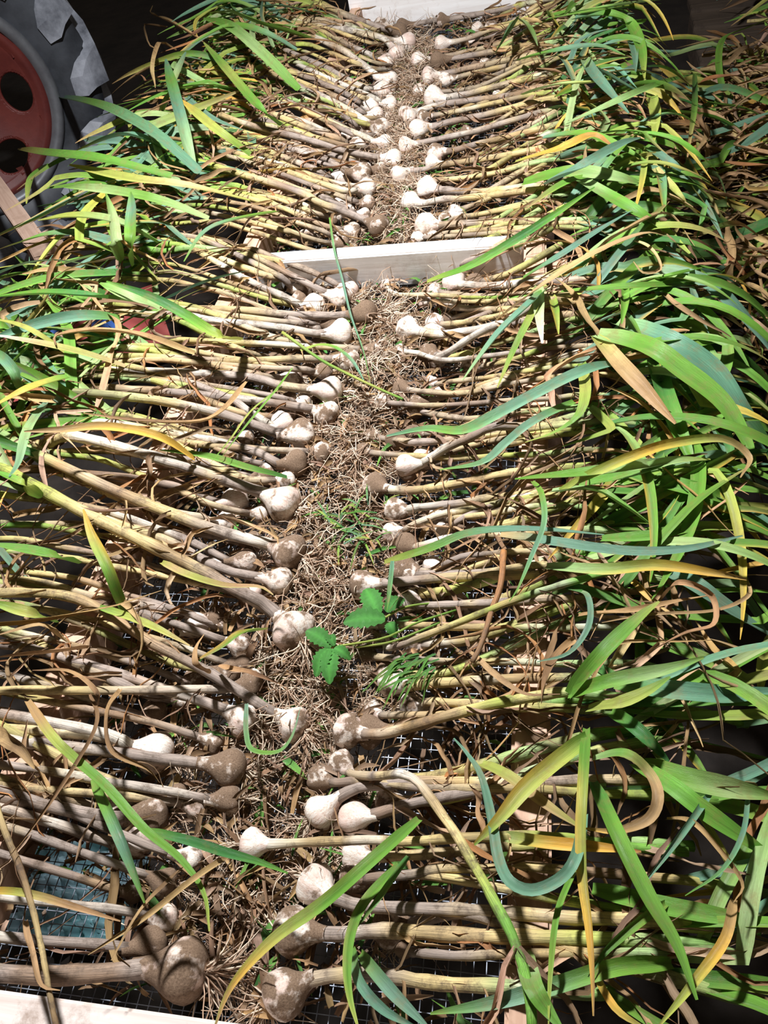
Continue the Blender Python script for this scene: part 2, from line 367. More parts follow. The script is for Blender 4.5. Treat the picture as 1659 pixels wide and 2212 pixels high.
def stalk_colour(code, n):
    t = np.linspace(0, 1, n); g = grad(code, t)
    for _ in range(int(rng.integers(2, 6))):          # old sheaths end in rings: bands of another tint
        a = rng.uniform(0, .75); e = a + rng.uniform(.06, .2); k = np.array([PAL[x] for x in 'SWKTDQQ'][rng.integers(7)]); f = rng.uniform(.25, .7)
        m = (t >= a) & (t < e); g[m] = g[m] * (1 - f) + k * f
    return g * (1 + rng.uniform(-.16, .10, (n, 1)))
PLANTS = []     # dicts: root, pts (world), side
def make_plant(bu, bv, dpx, pts, dirt, side, code='SKKYG', n_leaf=5, name='garlic_plant', lift=0.0, roots=46, srad=None, extend=True, bulb=True, dryp=.30, rise=0.0):
    """bu, bv: where the bulb lies; dpx: its apparent diameter; pts: where the stalk runs"""
    p = unp(bu, bv, .024); depth = (R.T @ (p - np.array([0, 0, H])))[2]
    Rr = dpx * depth / F / 2 * 1.05
    zc = Rr * .96 + lift; c = unp(bu, bv, zc)
    path = [P(u, v, .006 + lift * .6 + rise * min(1, k / 2)) for k, (u, v) in enumerate(pts)]
    ax = path[0] - c; ax = ax / np.linalg.norm(ax)
    ax[2] = np.clip(ax[2], -.25, .35); ax /= np.linalg.norm(ax)
    plant = empty(name, (c[0], c[1], 0)); org = np.array([c[0], c[1], 0.])
    if bulb:
        me = BULBS[rng.integers(len(BULBS))]; b = link('bulb', me, plant)
        z = Vector((0, 0, 1)); X = Vector(ax); Yv = z.cross(X).normalized(); Zv = X.cross(Yv)
        m = Matrix((( X.x, Yv.x, Zv.x, c[0] - org[0]), (X.y, Yv.y, Zv.y, c[1] - org[1]), (X.z, Yv.z, Zv.z, c[2]), (0, 0, 0, 1)))
        m = m @ Matrix.Rotation(rng.uniform(0, 6.28), 4, 'X') @ Matrix.Diagonal((Rr * rng.uniform(.92, 1.1), Rr * 1.0, Rr * rng.uniform(.92, 1.0), 1))
        b.matrix_local = m; b.color = (dirt + .025, 0, 0, 1)
        if roots:
            B = root_tuft(c, ax, Rr, roots); d = (np.vstack(B.V) - org, B.F, np.vstack(B.C), np.vstack(B.S))
            t = add_mesh('root_tuft', d, b, 'root'); t.matrix_parent_inverse = m.inverted()
    rs = srad if srad else min(max(Rr * .30, .0045), .0095)
    start = c + ax * Rr * 1.12
    path = [start] + [q for q in path if np.linalg.norm(q[:2] - c[:2]) > Rr * 1.45]
    if len(path) < 2: path.append(start + np.array([(-.08 if side == 'L' else .08), 0, .02]))
    lim = (-.84 + rng.uniform(-.10, .10)) if side == 'L' else (.10 + rng.uniform(-.05, .06))
    if extend:
        d = path[-1] - path[-2]; yaw = math.atan2(d[1], d[0])
        home = math.pi if side == 'L' else 0.05
        for _ in range(12):
            if (side == 'L' and path[-1][0] < lim) or (side == 'R' and path[-1][0] > lim): break
            dy = (home - yaw + math.pi) % (2 * math.pi) - math.pi; yaw += .25 * dy
            q = path[-1] + np.array([math.cos(yaw), math.sin(yaw), 0]) * .06; q[2] = S(q[0]) + .006 + rng.uniform(-.004, .006); path.append(q)
    n = max(10, int(len(path) * 3)); sp = spline(path, n); t = np.linspace(0, 1, n)
    rad = rs * (1.0 - .12 * t) * (1 + .06 * np.sin(t * 40 + rng.uniform(0, 6))); rad[0] = rs * 1.15
    stem = add_mesh('stalk', tube(sp - org, rad, code, 9, .10, colarr=stalk_colour(code, n)), plant, 'stem')
    end = sp[-1]; d = sp[-1] - sp[-3]; yaw = math.atan2(d[1], d[0])
    info = dict(root=plant, path=sp, side=side, org=org, c=c, R=Rr, uv=(bu, bv), dirt=dirt, end=end, yaw=yaw); PLANTS.append(info)
    # peeling sheath flakes along the stalk
    for _ in range(int(rng.integers(4, 9))):
        i = int(rng.integers(1, n - 3)); d2 = sp[i + 1] - sp[i]; yw = math.atan2(d2[1], d2[0]) + rng.choice([-1, 1]) * rng.uniform(.1, 1.3)
        pth = leaf_walk(sp[i] + np.array([0, 0, rs * .7]), yw, rng.uniform(.04, .20), rng.uniform(.002, .03), rng.uniform(-.1, .8), rng.normal(0, 9), 10, None, .22)
        pth[:, 2] = np.maximum(pth[:, 2], .004)
        add_mesh('sheath_flake', strap(pth - org, rs * (rng.uniform(.6, 1.35) if rng.random() < .4 else rng.uniform(.2, .55)), FLAKE[rng.integers(len(FLAKE))], rng.uniform(-.8, .8), rng.normal(0, 2), rng.uniform(.6, 1.4), tip=.2, jitter=.3, wav=.6), stem, 'dry')
    if n_leaf: add_leaves(plant, org, end, sp[int(n * .72)], yaw, n_leaf, side, dryp)
    return info
# bulbs and stalks, read off the photograph: (u, v, diameter, dirt, stalk points, colour run, leaves)
LEFT = [
 (395,2096,128,.47,[(335,2092),(240,2100),(100,2108),(0,2102)],'SSTK',0),
 (327,2038,74,.55,[(285,2040),(200,2040),(60,2030)],'SSD',1),
 (357,1987,62,.30,[(270,1968),(120,1950),(0,1938)],'SWSS',1),
 (355,1907,62,.60,[(300,1880),(200,1850),(60,1800)],'SSK',2),
 (300,1812,72,.30,[(240,1815),(120,1780),(0,1745)],'SWSK',2),
 (325,1757,88,.50,[(225,1765),(110,1742),(0,1722)],'SSKK',2),
 (425,1742,58,.38,[(370,1722),(220,1715),(75,1705)],'SKKT',2),
 (288,1925,50,.45,[(250,1915),(150,1890),(20,1850)],'SST',1),
 (413,1856,60,.30,[(370,1840),(280,1810),(160,1760)],'SSK',1),
 (335,1627,88,.28,[(285,1606),(240,1590),(100,1560),(0,1540)],'WSKY',3),
 (463,1603,52,.44,[(430,1585),(330,1560),(180,1530),(60,1505)],'STYY',2),
 (526,1556,74,.32,[(490,1535),(430,1512),(360,1490),(240,1450)],'SSS',2),
 (636,1566,76,.30,[(575,1530),(455,1455),(330,1390),(215,1315),(130,1285),(0,1282)],'SSTKYGB',4),
 (497,1659,82,.46,[(450,1650),(360,1640),(200,1620)],'SSK',2),
 (495,1727,64,.42,[(450,1725),(380,1712),(240,1690)],'SSK',1),
 (332,1540,62,.40,[(290,1530),(200,1510),(60,1470)],'SSK',2),
 (545,1478,62,.42,[(470,1488),(240,1492),(0,1492)],'SWKK',2),
 (627,1196,84,.44,[(590,1180),(480,1150),(370,1110),(250,1060),(130,1005),(0,945)],'WSKKKT',4),
 (531,1214,56,.38,[(490,1200),(400,1165),(280,1120)],'SSK',3),
 (605,1256,66,.36,[(555,1245),(500,1235),(430,1205),(380,1175),(250,1130),(110,1075)],'SSKKY',3),
 (635,1365,98,.34,[(591,1322),(560,1300),(510,1275),(440,1235),(360,1195),(270,1150),(150,1090),(0,1010)],'SSKKKYYG',5),
 (547,1281,46,.15,[(500,1270),(420,1250),(300,1215)],'SSK',2),
 (424,1353,60,.18,[(380,1345),(300,1330),(180,1300)],'SDT',3),
 (523,1436,46,.42,[(480,1425),(400,1400),(300,1370),(200,1340)],'SKKK',3),
 (420,1464,48,.46,[(380,1455),(300,1435),(180,1400)],'SSK',3),
 (475,1353,30,.36,[(440,1340),(360,1310)],'SSK',2),
 (609,915,52,.05,[(582,912),(540,890),(500,862),(420,830)],'WSSK',2),
 (651,938,66,.36,[(600,940),(480,895),(340,865),(200,850),(0,835)],'SSKLGG',5),
 (694,980,50,.42,[(650,975),(560,970),(430,960),(250,925)],'SKKK',4),
 (640,1001,60,.50,[(605,998),(550,975),(450,950),(360,935),(250,915)],'SSWKK',4),
 (572,1030,54,.44,[(530,1020),(440,1000),(330,985)],'SSK',3),
 (613,1088,80,.30,[(560,1062),(500,1042),(400,1008),(280,972),(150,942)],'SSWKKY',4),
 (507,1082,62,.12,[(470,1070),(380,1052),(250,1030)],'SDS',3),
 (489,1127,50,.25,[(440,1118),(380,1108),(280,1085),(150,1030)],'SKKK',3),
 (652,626,44,.36,[(610,600),(560,575),(480,535)],'SSK',3),
 (679,659,50,.25,[(643,650),(600,635),(540,608),(490,580),(430,545),(360,500)],'WSWKYG',4),
 (737,644,50,.30,[(690,625),(640,600),(590,575),(530,545),(460,520)],'SSKKY',4),
 (757,630,44,.24,[(720,610),(680,590),(600,560)],'SSK',3),
 (791,680,60,.52,[(740,682),(620,680),(525,671),(320,664),(150,640)],'SSKKYL',5),
 (737,720,58,.20,[(690,722),(590,706),(475,695),(380,680)],'SWSK',4),
 (755,782,56,.40,[(715,776),(650,775),(500,780),(325,772),(200,770)],'SKKYG',5),
 (806,762,46,.44,[(760,752),(650,748),(560,742),(400,735),(250,722)],'SKKYGG',5),
 (715,845,64,.14,[(675,842),(600,832),(540,815),(370,805),(250,800)],'SSWKY',5),
 (708,897,60,.36,[(670,882),(600,872),(540,865),(400,850),(270,840)],'SSSKY',5),
 (656,868,38,.10,[(620,862),(560,850),(440,830)],'SSK',3),
 (701,803,42,.42,[(660,798),(580,795),(440,785)],'SKK',4),
 (675,702,46,.40,[(640,698),(560,690),(420,670)],'SKK',4),
 (819,490,52,.44,[(780,472),(740,455),(690,438),(640,412),(500,370),(400,340)],'SSSKYG',5),
 (787,465,32,.30,[(750,450),(690,425),(600,390)],'SSK',4),
 (790,409,44,.26,[(750,414),(720,405),(640,378),(540,340),(440,310)],'WKKKY',5),
 (795,440,36,.40,[(760,432),(720,418),(640,388),(520,345)],'SSSK',4),
 (781,376,48,.42,[(750,365),(700,342),(640,325),(540,290)],'SSSK',4),
 (734,386,42,.22,[(690,370),(640,350),(560,320)],'SSK',4),
 (743,354,40,.25,[(700,342),(640,314),(540,280),(440,235)],'SSKK',4),
 (709,329,38,.32,[(680,310),(640,290),(560,255)],'KSK',4),
 (773,315,40,.34,[(730,298),(690,285),(600,250),(500,205)],'SSKK',4),
 (823,370,36,.44,[(800,360),(750,345),(650,315)],'SSK',3),
 (737,436,32,.2,[(700,425),(620,400)],'SSK',4),
 (723,468,34,.3,[(680,460),(600,430)],'SKK',4),
 (737,516,34,.35,[(700,500),(640,480),(560,450)],'SKK',5),
 (662,512,36,.35,[(620,500),(540,480),(450,460)],'SKK',5),
 (850,345,42,.16,[(812,340),(740,325),(700,312),(640,295),(540,270),(420,230)],'SSSKKY',4),
 (880,93,40,.06,[(850,88),(820,80),(780,70),(720,60),(640,40),(560,20)],'WWSKYY',4),
 (857,118,40,.22,[(845,95),(825,82),(770,70),(700,45)],'WSKK',4),
 (834,136,36,.26,[(800,118),(760,100),(690,65),(620,35)],'SSKK',4),
 (842,177,44,.24,[(810,160),(775,132),(740,108),(690,85),(620,50)],'WWSKK',4),
 (824,197,42,.10,[(790,192),(750,172),(700,145),(620,110),(540,70)],'WSSKY',5),
 (843,226,34,.24,[(815,214),(770,195),(700,165),(620,130)],'WWSK',4),
 (801,231,40,.18,[(770,215),(730,195),(690,178),(600,140),(520,105)],'SSSKK',5),
 (813,253,40,.34,[(775,238),(740,215),(680,190),(580,150)],'SSKK',4),
 (822,278,42,.32,[(800,262),(770,248),(740,230),(690,205),(600,165),(500,120)],'WWSSKK',5),
 (791,282,32,.34,[(760,262),(720,240),(640,205)],'SSK',4),
 (756,274,32,.4,[(720,262),(660,235),(580,200)],'SSK',4),
 (862,70,38,.46,[(830,62),(790,48),(720,20)],'SSK',4),
 (822,60,38,.38,[(790,50),(740,30),(680,0)],'SSK',4),
 (830,310,36,.2,[(800,300),(740,275),(680,248),(580,205),(480,160)],'WKKYY',5),
 (748,297,30,.3,[(710,285),(640,255)],'SKK',4),
]
RIGHT = [
 (614,2146,98,.40,[(662,2118),(720,2108),(780,2105),(850,2110),(950,2125),(1080,2130),(1200,2140),(1330,2145)],'SSSKKLLG',2),
 (634,2011,96,.40,[(682,2015),(740,2018),(830,2010),(950,2018),(1040,2022),(1170,2026),(1290,2028),(1400,2032)],'SSKKKYLG',2),
 (682,1911,84,.26,[(721,1945),(770,1955),(830,1960),(900,1963),(1010,1966),(1110,1974),(1230,1982)],'SSSKKKY',2),
 (761,1897,64,.46,[(817,1895),(880,1890),(960,1876),(1040,1878),(1120,1872),(1230,1880)],'SSKKKT',2),
 (769,1848,68,.28,[(815,1852),(880,1848),(980,1840),(1080,1830)],'SKK',2),
 (546,1824,64,.18,[(590,1824),(650,1820),(720,1817),(805,1815),(870,1818),(960,1812),(1060,1808),(1200,1808)],'WKKKYYGG',2),
 (694,1755,76,.24,[(727,1722),(770,1702),(830,1695),(920,1688),(1050,1690)],'SSSKK',2),
 (765,1766,74,.20,[(813,1756),(870,1740),(930,1728),(1000,1715),(1100,1700)],'SSSKK',2),
 (873,2047,48,.5,[(920,2060),(1000,2065),(1100,2060)],'SSK',2),
 (690,1683,60,.46,[(730,1690),(800,1688),(900,1700)],'SSK',2),
 (737,1651,60,.36,[(765,1674),(820,1676),(868,1672),(905,1692),(955,1760),(995,1818),(1050,1915),(1110,2030),(1142,2140),(1150,2230)],'SSSWKKYGGG',0),
 (753,1579,74,.34,[(789,1582),(830,1585),(900,1566),(970,1545),(1040,1527),(1110,1512),(1170,1503),(1230,1495)],'STKKYYLG',2),
 (806,1538,48,.32,[(840,1545),(900,1545),(1000,1540)],'SKK',2),
 (893,1524,60,.34,[(925,1516),(960,1518),(1030,1520),(1120,1525)],'WKKK',2),
 (850,1472,70,.32,[(893,1480),(960,1475),(1040,1470),(1120,1466),(1240,1464)],'SKKKT',3),
 (794,1413,42,.46,[(830,1420),(900,1425),(1000,1430)],'SSK',3),
 (826,1389,36,.16,[(843,1400),(877,1390),(937,1366),(1032,1328),(1110,1297),(1190,1270),(1300,1240),(1420,1216)],'WSKYGGG',1),
 (802,1345,52,.36,[(840,1350),(900,1350),(1000,1355)],'SKK',3),
 (885,1297,56,.36,[(930,1308),(1000,1305),(1100,1300)],'SSK',3),
 (786,1265,68,.38,[(830,1258),(880,1255),(960,1248),(1040,1245),(1110,1243),(1200,1240)],'SSKKKK',3),
 (883,1236,54,.36,[(920,1240),(980,1240),(1060,1235)],'SSK',3),
 (935,1224,46,.16,[(970,1214),(1000,1202),(1060,1196),(1150,1190)],'SSK',3),
 (879,1177,54,.56,[(912,1178),(960,1165),(1010,1158),(1080,1155)],'WWKK',3),
 (848,1154,50,.32,[(890,1135),(950,1112),(1020,1100),(1110,1080),(1190,1068)],'SKYKL',4),
 (856,1104,58,.36,[(898,1096),(940,1093),(1010,1085),(1060,1075),(1190,1064),(1280,1060)],'WSKKKG',4),
 (960,1146,42,.14,[(988,1126),(1030,1105),(1080,1085),(1130,1072),(1240,1060)],'SSSWK',3),
 (952,1119,34,.28,[(990,1118),(1060,1110)],'SK',2),
 (810,1050,60,.44,[(842,1057),(880,1060),(960,1050),(1060,1030),(1120,1020),(1220,1010)],'WKKKKK',4),
 (883,1007,58,.14,[(916,993),(960,970),(1010,948),(1065,922)],'WWSSK',3),
 (783,976,40,.44,[(820,980),(900,985),(1000,990)],'SKK',3),
 (805,945,40,.40,[(850,950),(930,955),(1030,945)],'SKK',3),
 (856,953,52,.60,[(900,955),(980,950),(1080,935)],'SSK',3),
 (827,868,36,.38,[(860,872),(932,876),(1019,872),(1100,865)],'SSSK',3),
 (900,885,42,.5,[(940,895),(1020,905),(1120,890)],'SSK',3),
 (867,840,40,.55,[(910,845),(1000,850),(1100,830)],'SKK',4),
 (932,829,34,.3,[(970,825),(1060,815),(1150,800)],'SKK',4),
 (925,767,50,.50,[(958,767),(990,747),(1044,714),(1100,690),(1180,650)],'SWSKK',4),
 (867,760,34,.34,[(900,762),(960,778),(1050,770)],'WSK',4),
 (882,713,57,.28,[(911,718),(950,722),(1000,718),(1060,706),(1150,690)],'WWSKK',4),
 (940,698,42,.28,[(975,700),(1040,690),(1130,670)],'SKK',4),
 (972,659,44,.36,[(994,665),(1040,668),(1100,668),(1200,660)],'WWKK',4),
 (918,651,30,.3,[(950,650),(1010,652),(1100,650)],'SKK',3),
 (940,630,38,.36,[(975,635),(1040,640),(1130,635)],'SKK',3),
 (981,612,52,.22,[(1012,615),(1050,619),(1130,612)],'WSK',3),
 (835,617,26,.12,[(845,631),(867,637),(929,637),(1001,641),(1084,644),(1180,640)],'WWKYGG',1),
 (1066,612,28,.34,[(1090,612),(1160,600)],'SK',3),
 (953,96,34,.06,[(985,90),(1020,80),(1060,65),(1130,50)],'WSKK',5),
 (903,131,34,.12,[(930,128),(980,118),(1060,100)],'SKK',4),
 (946,133,38,.56,[(980,126),(1030,118),(1080,108),(1160,95)],'SSKK',4),
 (926,166,40,.28,[(958,161),(1000,150),(1050,140),(1120,125)],'SSKK',5),
 (963,174,34,.32,[(990,166),(1050,152),(1130,135)],'SKK',4),
 (936,209,44,.24,[(963,213),(1000,205),(1060,190),(1140,170)],'WSKK',5),
 (905,197,28,.15,[(930,200),(990,195)],'SK',3),
 (880,252,44,.24,[(903,241),(930,232),(980,222),(1060,212),(1110,205),(1190,185)],'WSSSKY',5),
 (915,255,34,.38,[(950,247),(1010,236),(1080,220),(1150,205)],'SKKK',4),
 (903,283,46,.22,[(932,275),(980,262),(1040,250),(1100,235),(1180,215)],'SSSKK',4),
 (1032,63,28,.2,[(1060,60),(1120,45)],'SK',4),
 (870,60,34,.5,[(915,48),(980,38),(1060,25),(1130,10)],'SSSK',4),
 (955,45,30,.45,[(985,40),(1040,30),(1120,12)],'SSK',4),
 (876,316,40,.24,[(910,309),(960,298),(1030,283),(1100,262),(1180,240)],'SSWSK',4),
 (942,332,42,.34,[(980,325),(1030,312),(1100,295),(1180,275)],'SSKK',4),
 (934,352,34,.10,[(965,353),(1010,349),(1060,342),(1140,325)],'WKKY',4),
 (862,380,42,.08,[(883,370),(912,367),(950,358),(1020,347),(1100,335)],'SSSKK',5),
 (892,393,36,.42,[(930,390),(1000,385),(1080,372)],'SKK',4),
 (923,406,48,.06,[(955,410),(990,413),(1040,415),(1100,408),(1200,400)],'SSKYLG',5),
 (887,437,44,.22,[(914,440),(950,432),(1000,428),(1080,420),(1160,410)],'WSKKK',4),
 (920,487,52,.26,[(957,486),(1020,483),(1100,480),(1200,478)],'SSKK',5),
 (989,467,36,.14,[(1020,466),(1080,455),(1160,440)],'SKK',5),
 (998,496,38,.10,[(1030,498),(1090,495),(1170,490)],'SKK',5),
 (959,478,32,.34,[(990,470),(1050,460)],'SK',4),
 (903,516,32,.18,[(940,512),(1010,508),(1100,500)],'SKK',4),
 (931,508,32,.36,[(970,503),(1050,495)],'SK',4),
]
# leaves that show singly: (side, width px, colour run, height over the bed, [(u, v) ...], edge)
HERO = [
 ('R',38,'EGGG',.075,[(1280,1690),(1330,1800),(1400,1940),(1460,2040),(1505,2160)],None),
 ('R',27,'GGYYOT',.085,[(1268,1575),(1262,1700),(1258,1800),(1262,1900),(1275,2000),(1282,2100),(1283,2195)],'O'),
 ('R',24,'BBBBB',.09,[(1262,1760),(1245,1850),(1210,1900),(1150,1925),(1100,1905),(1075,1850),(1062,1770),(1040,1680),(1010,1630),(980,1595)],None),
 ('R',36,'GYYYG',.085,[(1268,1592),(1150,1690),(1080,1770),(1025,1825)],'O'),
 ('R',14,'GGY',.07,[(1245,1870),(1205,1970),(1190,2100),(1185,2220)],None),
 ('R',18,'YOY',.06,[(1278,2095),(1330,2180),(1400,2225)],None),
 ('R',22,'TTOYY',.06,[(1585,1945),(1565,2030),(1500,2120),(1420,2220)],None),
 ('R',12,'TTT',.07,[(1440,1770),(1500,1778),(1560,1840),(1605,1910),(1585,1950)],None),
 ('R',42,'GGGG',.05,[(1370,1650),(1450,1700),(1530,1760),(1680,1860)],None),
 ('R',48,'GGLG',.04,[(1380,1655),(1500,1690),(1680,1722)],None),
 ('R',38,'GGG',.03,[(1280,1920),(1450,1960),(1680,2000)],None),
 ('R',15,'BBB',.08,[(1535,1712),(1480,1790),(1390,1910)],None),
 ('R',11,'BBG',.07,[(1617,1710),(1605,1800),(1560,1880),(1480,1935)],None),
 ('R',25,'LGTTO',.07,[(1280,1640),(1350,1630),(1400,1670),(1420,1720),(1400,1770),(1330,1795),(1265,1790)],'T'),
 ('R',28,'YYTY',.06,[(1040,1650),(1100,1680),(1180,1740),(1260,1792)],'T'),
 ('R',27,'LYOOR',.055,[(1085,1808),(1180,1822),(1290,1832),(1385,1840)],'O'),
 ('R',28,'GBB',.06,[(780,2060),(850,2145),(930,2225)],None),
 ('R',28,'GGGGYOT',.095,[(905,1770),(800,1862),(700,1950),(600,2022),(530,2092),(490,2150),(465,2216)],'Y'),
 ('R',22,'GGGGY',.08,[(862,1868),(790,1945),(760,2010),(750,2080),(755,2150),(775,2225)],'Y'),
 ('R',16,'EGE',.07,[(882,1850),(820,1940),(770,2005)],None),
 ('R',24,'GBB',.06,[(762,2050),(778,2120),(830,2180),(905,2222)],None),
 ('R',46,'GLGG',.07,[(1130,2060),(1150,2130),(1180,2180),(1215,2225)],None),
 ('R',34,'GGBG',.045,[(1450,2080),(1330,2090),(1200,2130),(1060,2170),(930,2190)],None),
 ('R',20,'GGE',.05,[(1440,1950),(1380,1990),(1310,2050),(1270,2110)],None),
 ('R',24,'YGBB',.07,[(830,1218),(880,1205),(940,1185),(1020,1155),(1150,1147),(1305,1156)],None),
 ('R',27,'KBBBB',.075,[(1080,1157),(1200,1175),(1350,1195),(1480,1190),(1605,1158)],None),
 ('R',32,'BLGG',.075,[(1445,1003),(1380,1012),(1250,1028),(1112,1036)],None),
 ('R',22,'YYOYTT',.085,[(1210,1062),(1290,1020),(1370,985),(1450,960),(1560,950),(1620,990),(1600,1032)],None),
 ('R',28,'GGLY',.07,[(1250,1052),(1350,1030),(1450,1000),(1535,993)],None),
 ('R',24,'GGG',.06,[(1450,1027),(1550,1022),(1680,1014)],None),
 ('R',30,'BBB',.05,[(1540,1022),(1600,1032),(1680,1060)],None),
 ('R',38,'GGGG',.05,[(1395,1040),(1500,1062),(1680,1122)],None),
 ('R',27,'LGG',.06,[(1190,1063),(1280,1060),(1340,1090),(1425,1148)],None),
 ('R',26,'GGYG',.055,[(1300,1165),(1400,1160),(1520,1140),(1680,1152)],None),
 ('R',26,'LLYOT',.08,[(1180,1225),(1300,1232),(1420,1222),(1550,1240),(1612,1252)],'O'),
 ('R',10,'TTTT',.08,[(1612,1252),(1614,1290),(1540,1322),(1400,1328),(1300,1345)],None),
 ('R',46,'BBBB',.045,[(1440,1235),(1500,1268),(1570,1318),(1680,1385)],None),
 ('R',36,'GGGY',.085,[(1232,1502),(1300,1420),(1380,1340),(1425,1300)],None),
 ('R',14,'TTTD',.085,[(1425,1300),(1470,1260),(1540,1290),(1545,1350),(1480,1370),(1400,1410)],None),
 ('R',30,'GGLG',.08,[(1228,1500),(1320,1470),(1440,1445),(1520,1420)],None),
 ('R',42,'GBBB',.06,[(1330,1478),(1450,1492),(1580,1502),(1685,1490)],None),
 ('R',28,'YYYG',.085,[(1270,1532),(1340,1518),(1400,1492),(1448,1462)],None),
 ('R',14,'TTT',.08,[(1250,1330),(1350,1322),(1440,1305),(1545,1285)],None),
 ('R',13,'GGBG',.085,[(1150,1040),(1170,1068),(1176,1130),(1150,1200),(1120,1270),(1100,1300)],None),
 ('R',13,'LBBB',.07,[(1240,1275),(1270,1290),(1272,1350),(1230,1410),(1160,1430)],None),
 ('R',30,'GEE',.04,[(1320,1540),(1380,1580),(1445,1645)],None),
 ('R',32,'YYY',.04,[(1665,1380),(1645,1440),(1640,1505)],None),
 ('R',20,'TDD',.07,[(1240,1380),(1190,1440),(1170,1520)],None),
 ('R',14,'TTD',.07,[(1015,1410),(1060,1450),(1130,1500),(1210,1500)],None),
 ('R',27,'GBBL',.085,[(1178,628),(1150,655),(1080,722),(1000,822)],None),
 ('R',19,'GYGY',.075,[(1168,640),(1150,682),(1110,762),(1075,838)],None),
 ('R',26,'BBBGB',.08,[(1330,785),(1260,802),(1160,850),(1080,892),(1000,930),(920,926),(835,942)],None),
 ('R',20,'GBBG',.075,[(1240,868),(1150,912),(1090,960),(1040,1000),(950,1015)],None),
 ('R',26,'GYYGY',.085,[(1258,785),(1266,850),(1250,900),(1200,935),(1135,956)],None),
 ('R',20,'GYG',.06,[(1275,880),(1320,925),(1300,940),(1215,965)],None),
 ('R',46,'LGGGG',.085,[(1290,722),(1400,752),(1470,800),(1560,872),(1615,960),(1630,1015)],None),
 ('R',52,'LBBBG',.07,[(1330,700),(1440,742),(1530,802),(1600,892),(1670,970)],None),
 ('R',40,'GEGG',.05,[(1410,770),(1445,880),(1490,990),(1505,1025)],None),
 ('R',38,'GGEG',.045,[(1530,880),(1560,950),(1580,1020)],None),
 ('R',36,'YKTT',.07,[(1285,730),(1340,790),(1400,850),(1460,915)],'T'),
 ('R',26,'GYTT',.055,[(1440,690),(1520,715),(1585,755),(1650,825)],None),
 ('R',30,'GEG',.04,[(1465,660),(1500,740),(1520,800)],None),
 ('R',22,'GEE',.03,[(1380,640),(1440,680),(1465,730)],None),
 ('R',20,'KTKTK',.10,[(1075,690),(1180,612),(1290,545),(1390,505),(1445,512)],None),
 ('R',20,'GGGG',.085,[(1210,632),(1350,621),(1525,612)],None),
 ('R',15,'GGGG',.085,[(1380,612),(1450,597),(1522,578)],None),
 ('R',10,'TKTT',.085,[(1345,515),(1400,535),(1425,580),(1390,590),(1368,565)],None),
 ('R',20,'YGGEGG',.09,[(922,612),(1010,582),(1100,530),(1200,465),(1285,405)],None),
 ('R',17,'GBBB',.085,[(1130,602),(1200,560),(1290,502),(1365,455)],None),
 ('R',19,'GGG',.07,[(1350,620),(1348,660),(1342,700)],None),
 ('R',18,'YGY',.07,[(1193,640),(1200,680),(1206,722)],'O'),
 ('R',24,'LLW',.075,[(1163,620),(1166,680),(1172,742)],None),
 ('R',24,'GEE',.08,[(1118,44),(1100,72),(1072,112)],None),
 ('R',28,'LGL',.08,[(1120,42),(1140,60),(1160,98)],None),
 ('R',13,'GGGG',.09,[(1180,42),(1300,22),(1428,8)],None),
 ('R',11,'GLG',.09,[(1230,30),(1330,14),(1428,0)],None),
 ('R',24,'BGGGY',.08,[(1240,42),(1310,34),(1360,55),(1385,110),(1392,170)],None),
 ('R',18,'BBB',.075,[(1350,62),(1368,105),(1373,155)],None),
 ('R',16,'LGGG',.10,[(1225,268),(1300,236),(1400,192),(1500,160)],None),
 ('R',13,'GEGT',.09,[(1500,160),(1500,230),(1492,290),(1484,345)],None),
 ('R',24,'LBBB',.085,[(1262,128),(1285,165),(1330,215),(1358,245)],None),
 ('R',26,'BBB',.08,[(1285,150),(1340,180),(1392,208)],None),
 ('R',24,'GYYY',.07,[(1404,195),(1416,250),(1413,305)],None),
 ('R',26,'BBBB',.09,[(1180,398),(1260,362),(1340,316),(1385,298)],None),
 ('R',24,'YOOR',.09,[(1110,352),(1210,322),(1280,292),(1322,315)],None),
 ('R',18,'GBBGT',.09,[(1395,316),(1450,355),(1500,400),(1535,432),(1555,470)],None),
 ('R',22,'YKYT',.075,[(1395,350),(1460,420),(1512,470)],None),
 ('R',20,'GBG',.075,[(1420,352),(1430,402),(1436,465)],'O'),
 ('R',14,'YYO',.08,[(1396,320),(1388,390),(1370,462)],None),
 ('R',18,'EEG',.06,[(1330,412),(1420,422),(1495,428)],None),
 ('R',32,'GLGGY',.075,[(1235,378),(1310,422),(1380,462),(1440,502),(1490,548)],None),
 ('R',14,'TTT',.085,[(1290,540),(1350,500),(1440,463),(1500,532)],None),
 ('R',18,'TGTT',.03,[(1500,512),(1600,488),(1665,535)],None),
 ('R',30,'GGLG',.06,[(1130,395),(1230,372),(1330,382),(1400,402)],None),
 ('R',28,'BGGG',.06,[(1170,300),(1260,292),(1340,320),(1400,352)],None),
 ('R',22,'GLYG',.07,[(1130,205),(1200,185),(1290,178),(1370,160)],None),
 ('R',20,'GGBG',.07,[(1120,130),(1200,112),(1290,100),(1350,120)],None),
 ('L',22,'YYGEEG',.10,[(520,735),(475,728),(400,682),(320,640),(230,608)],None),
 ('L',24,'GEGG',.085,[(290,652),(200,642),(100,636),(-20,643)],None),
 ('L',38,'LLG',.085,[(345,668),(280,642),(215,612)],None),
 ('L',27,'GBBB',.08,[(260,690),(170,686),(80,702),(-20,732)],None),
 ('L',15,'YYY',.09,[(140,762),(60,712),(-20,688)],None),
 ('L',20,'KYKW',.085,[(270,792),(150,756),(-20,722)],None),
 ('L',18,'KTTTD',.09,[(420,765),(300,726),(200,716),(125,726),(122,745)],None),
 ('L',30,'GYOO',.09,[(150,815),(70,840),(-20,882)],'O'),
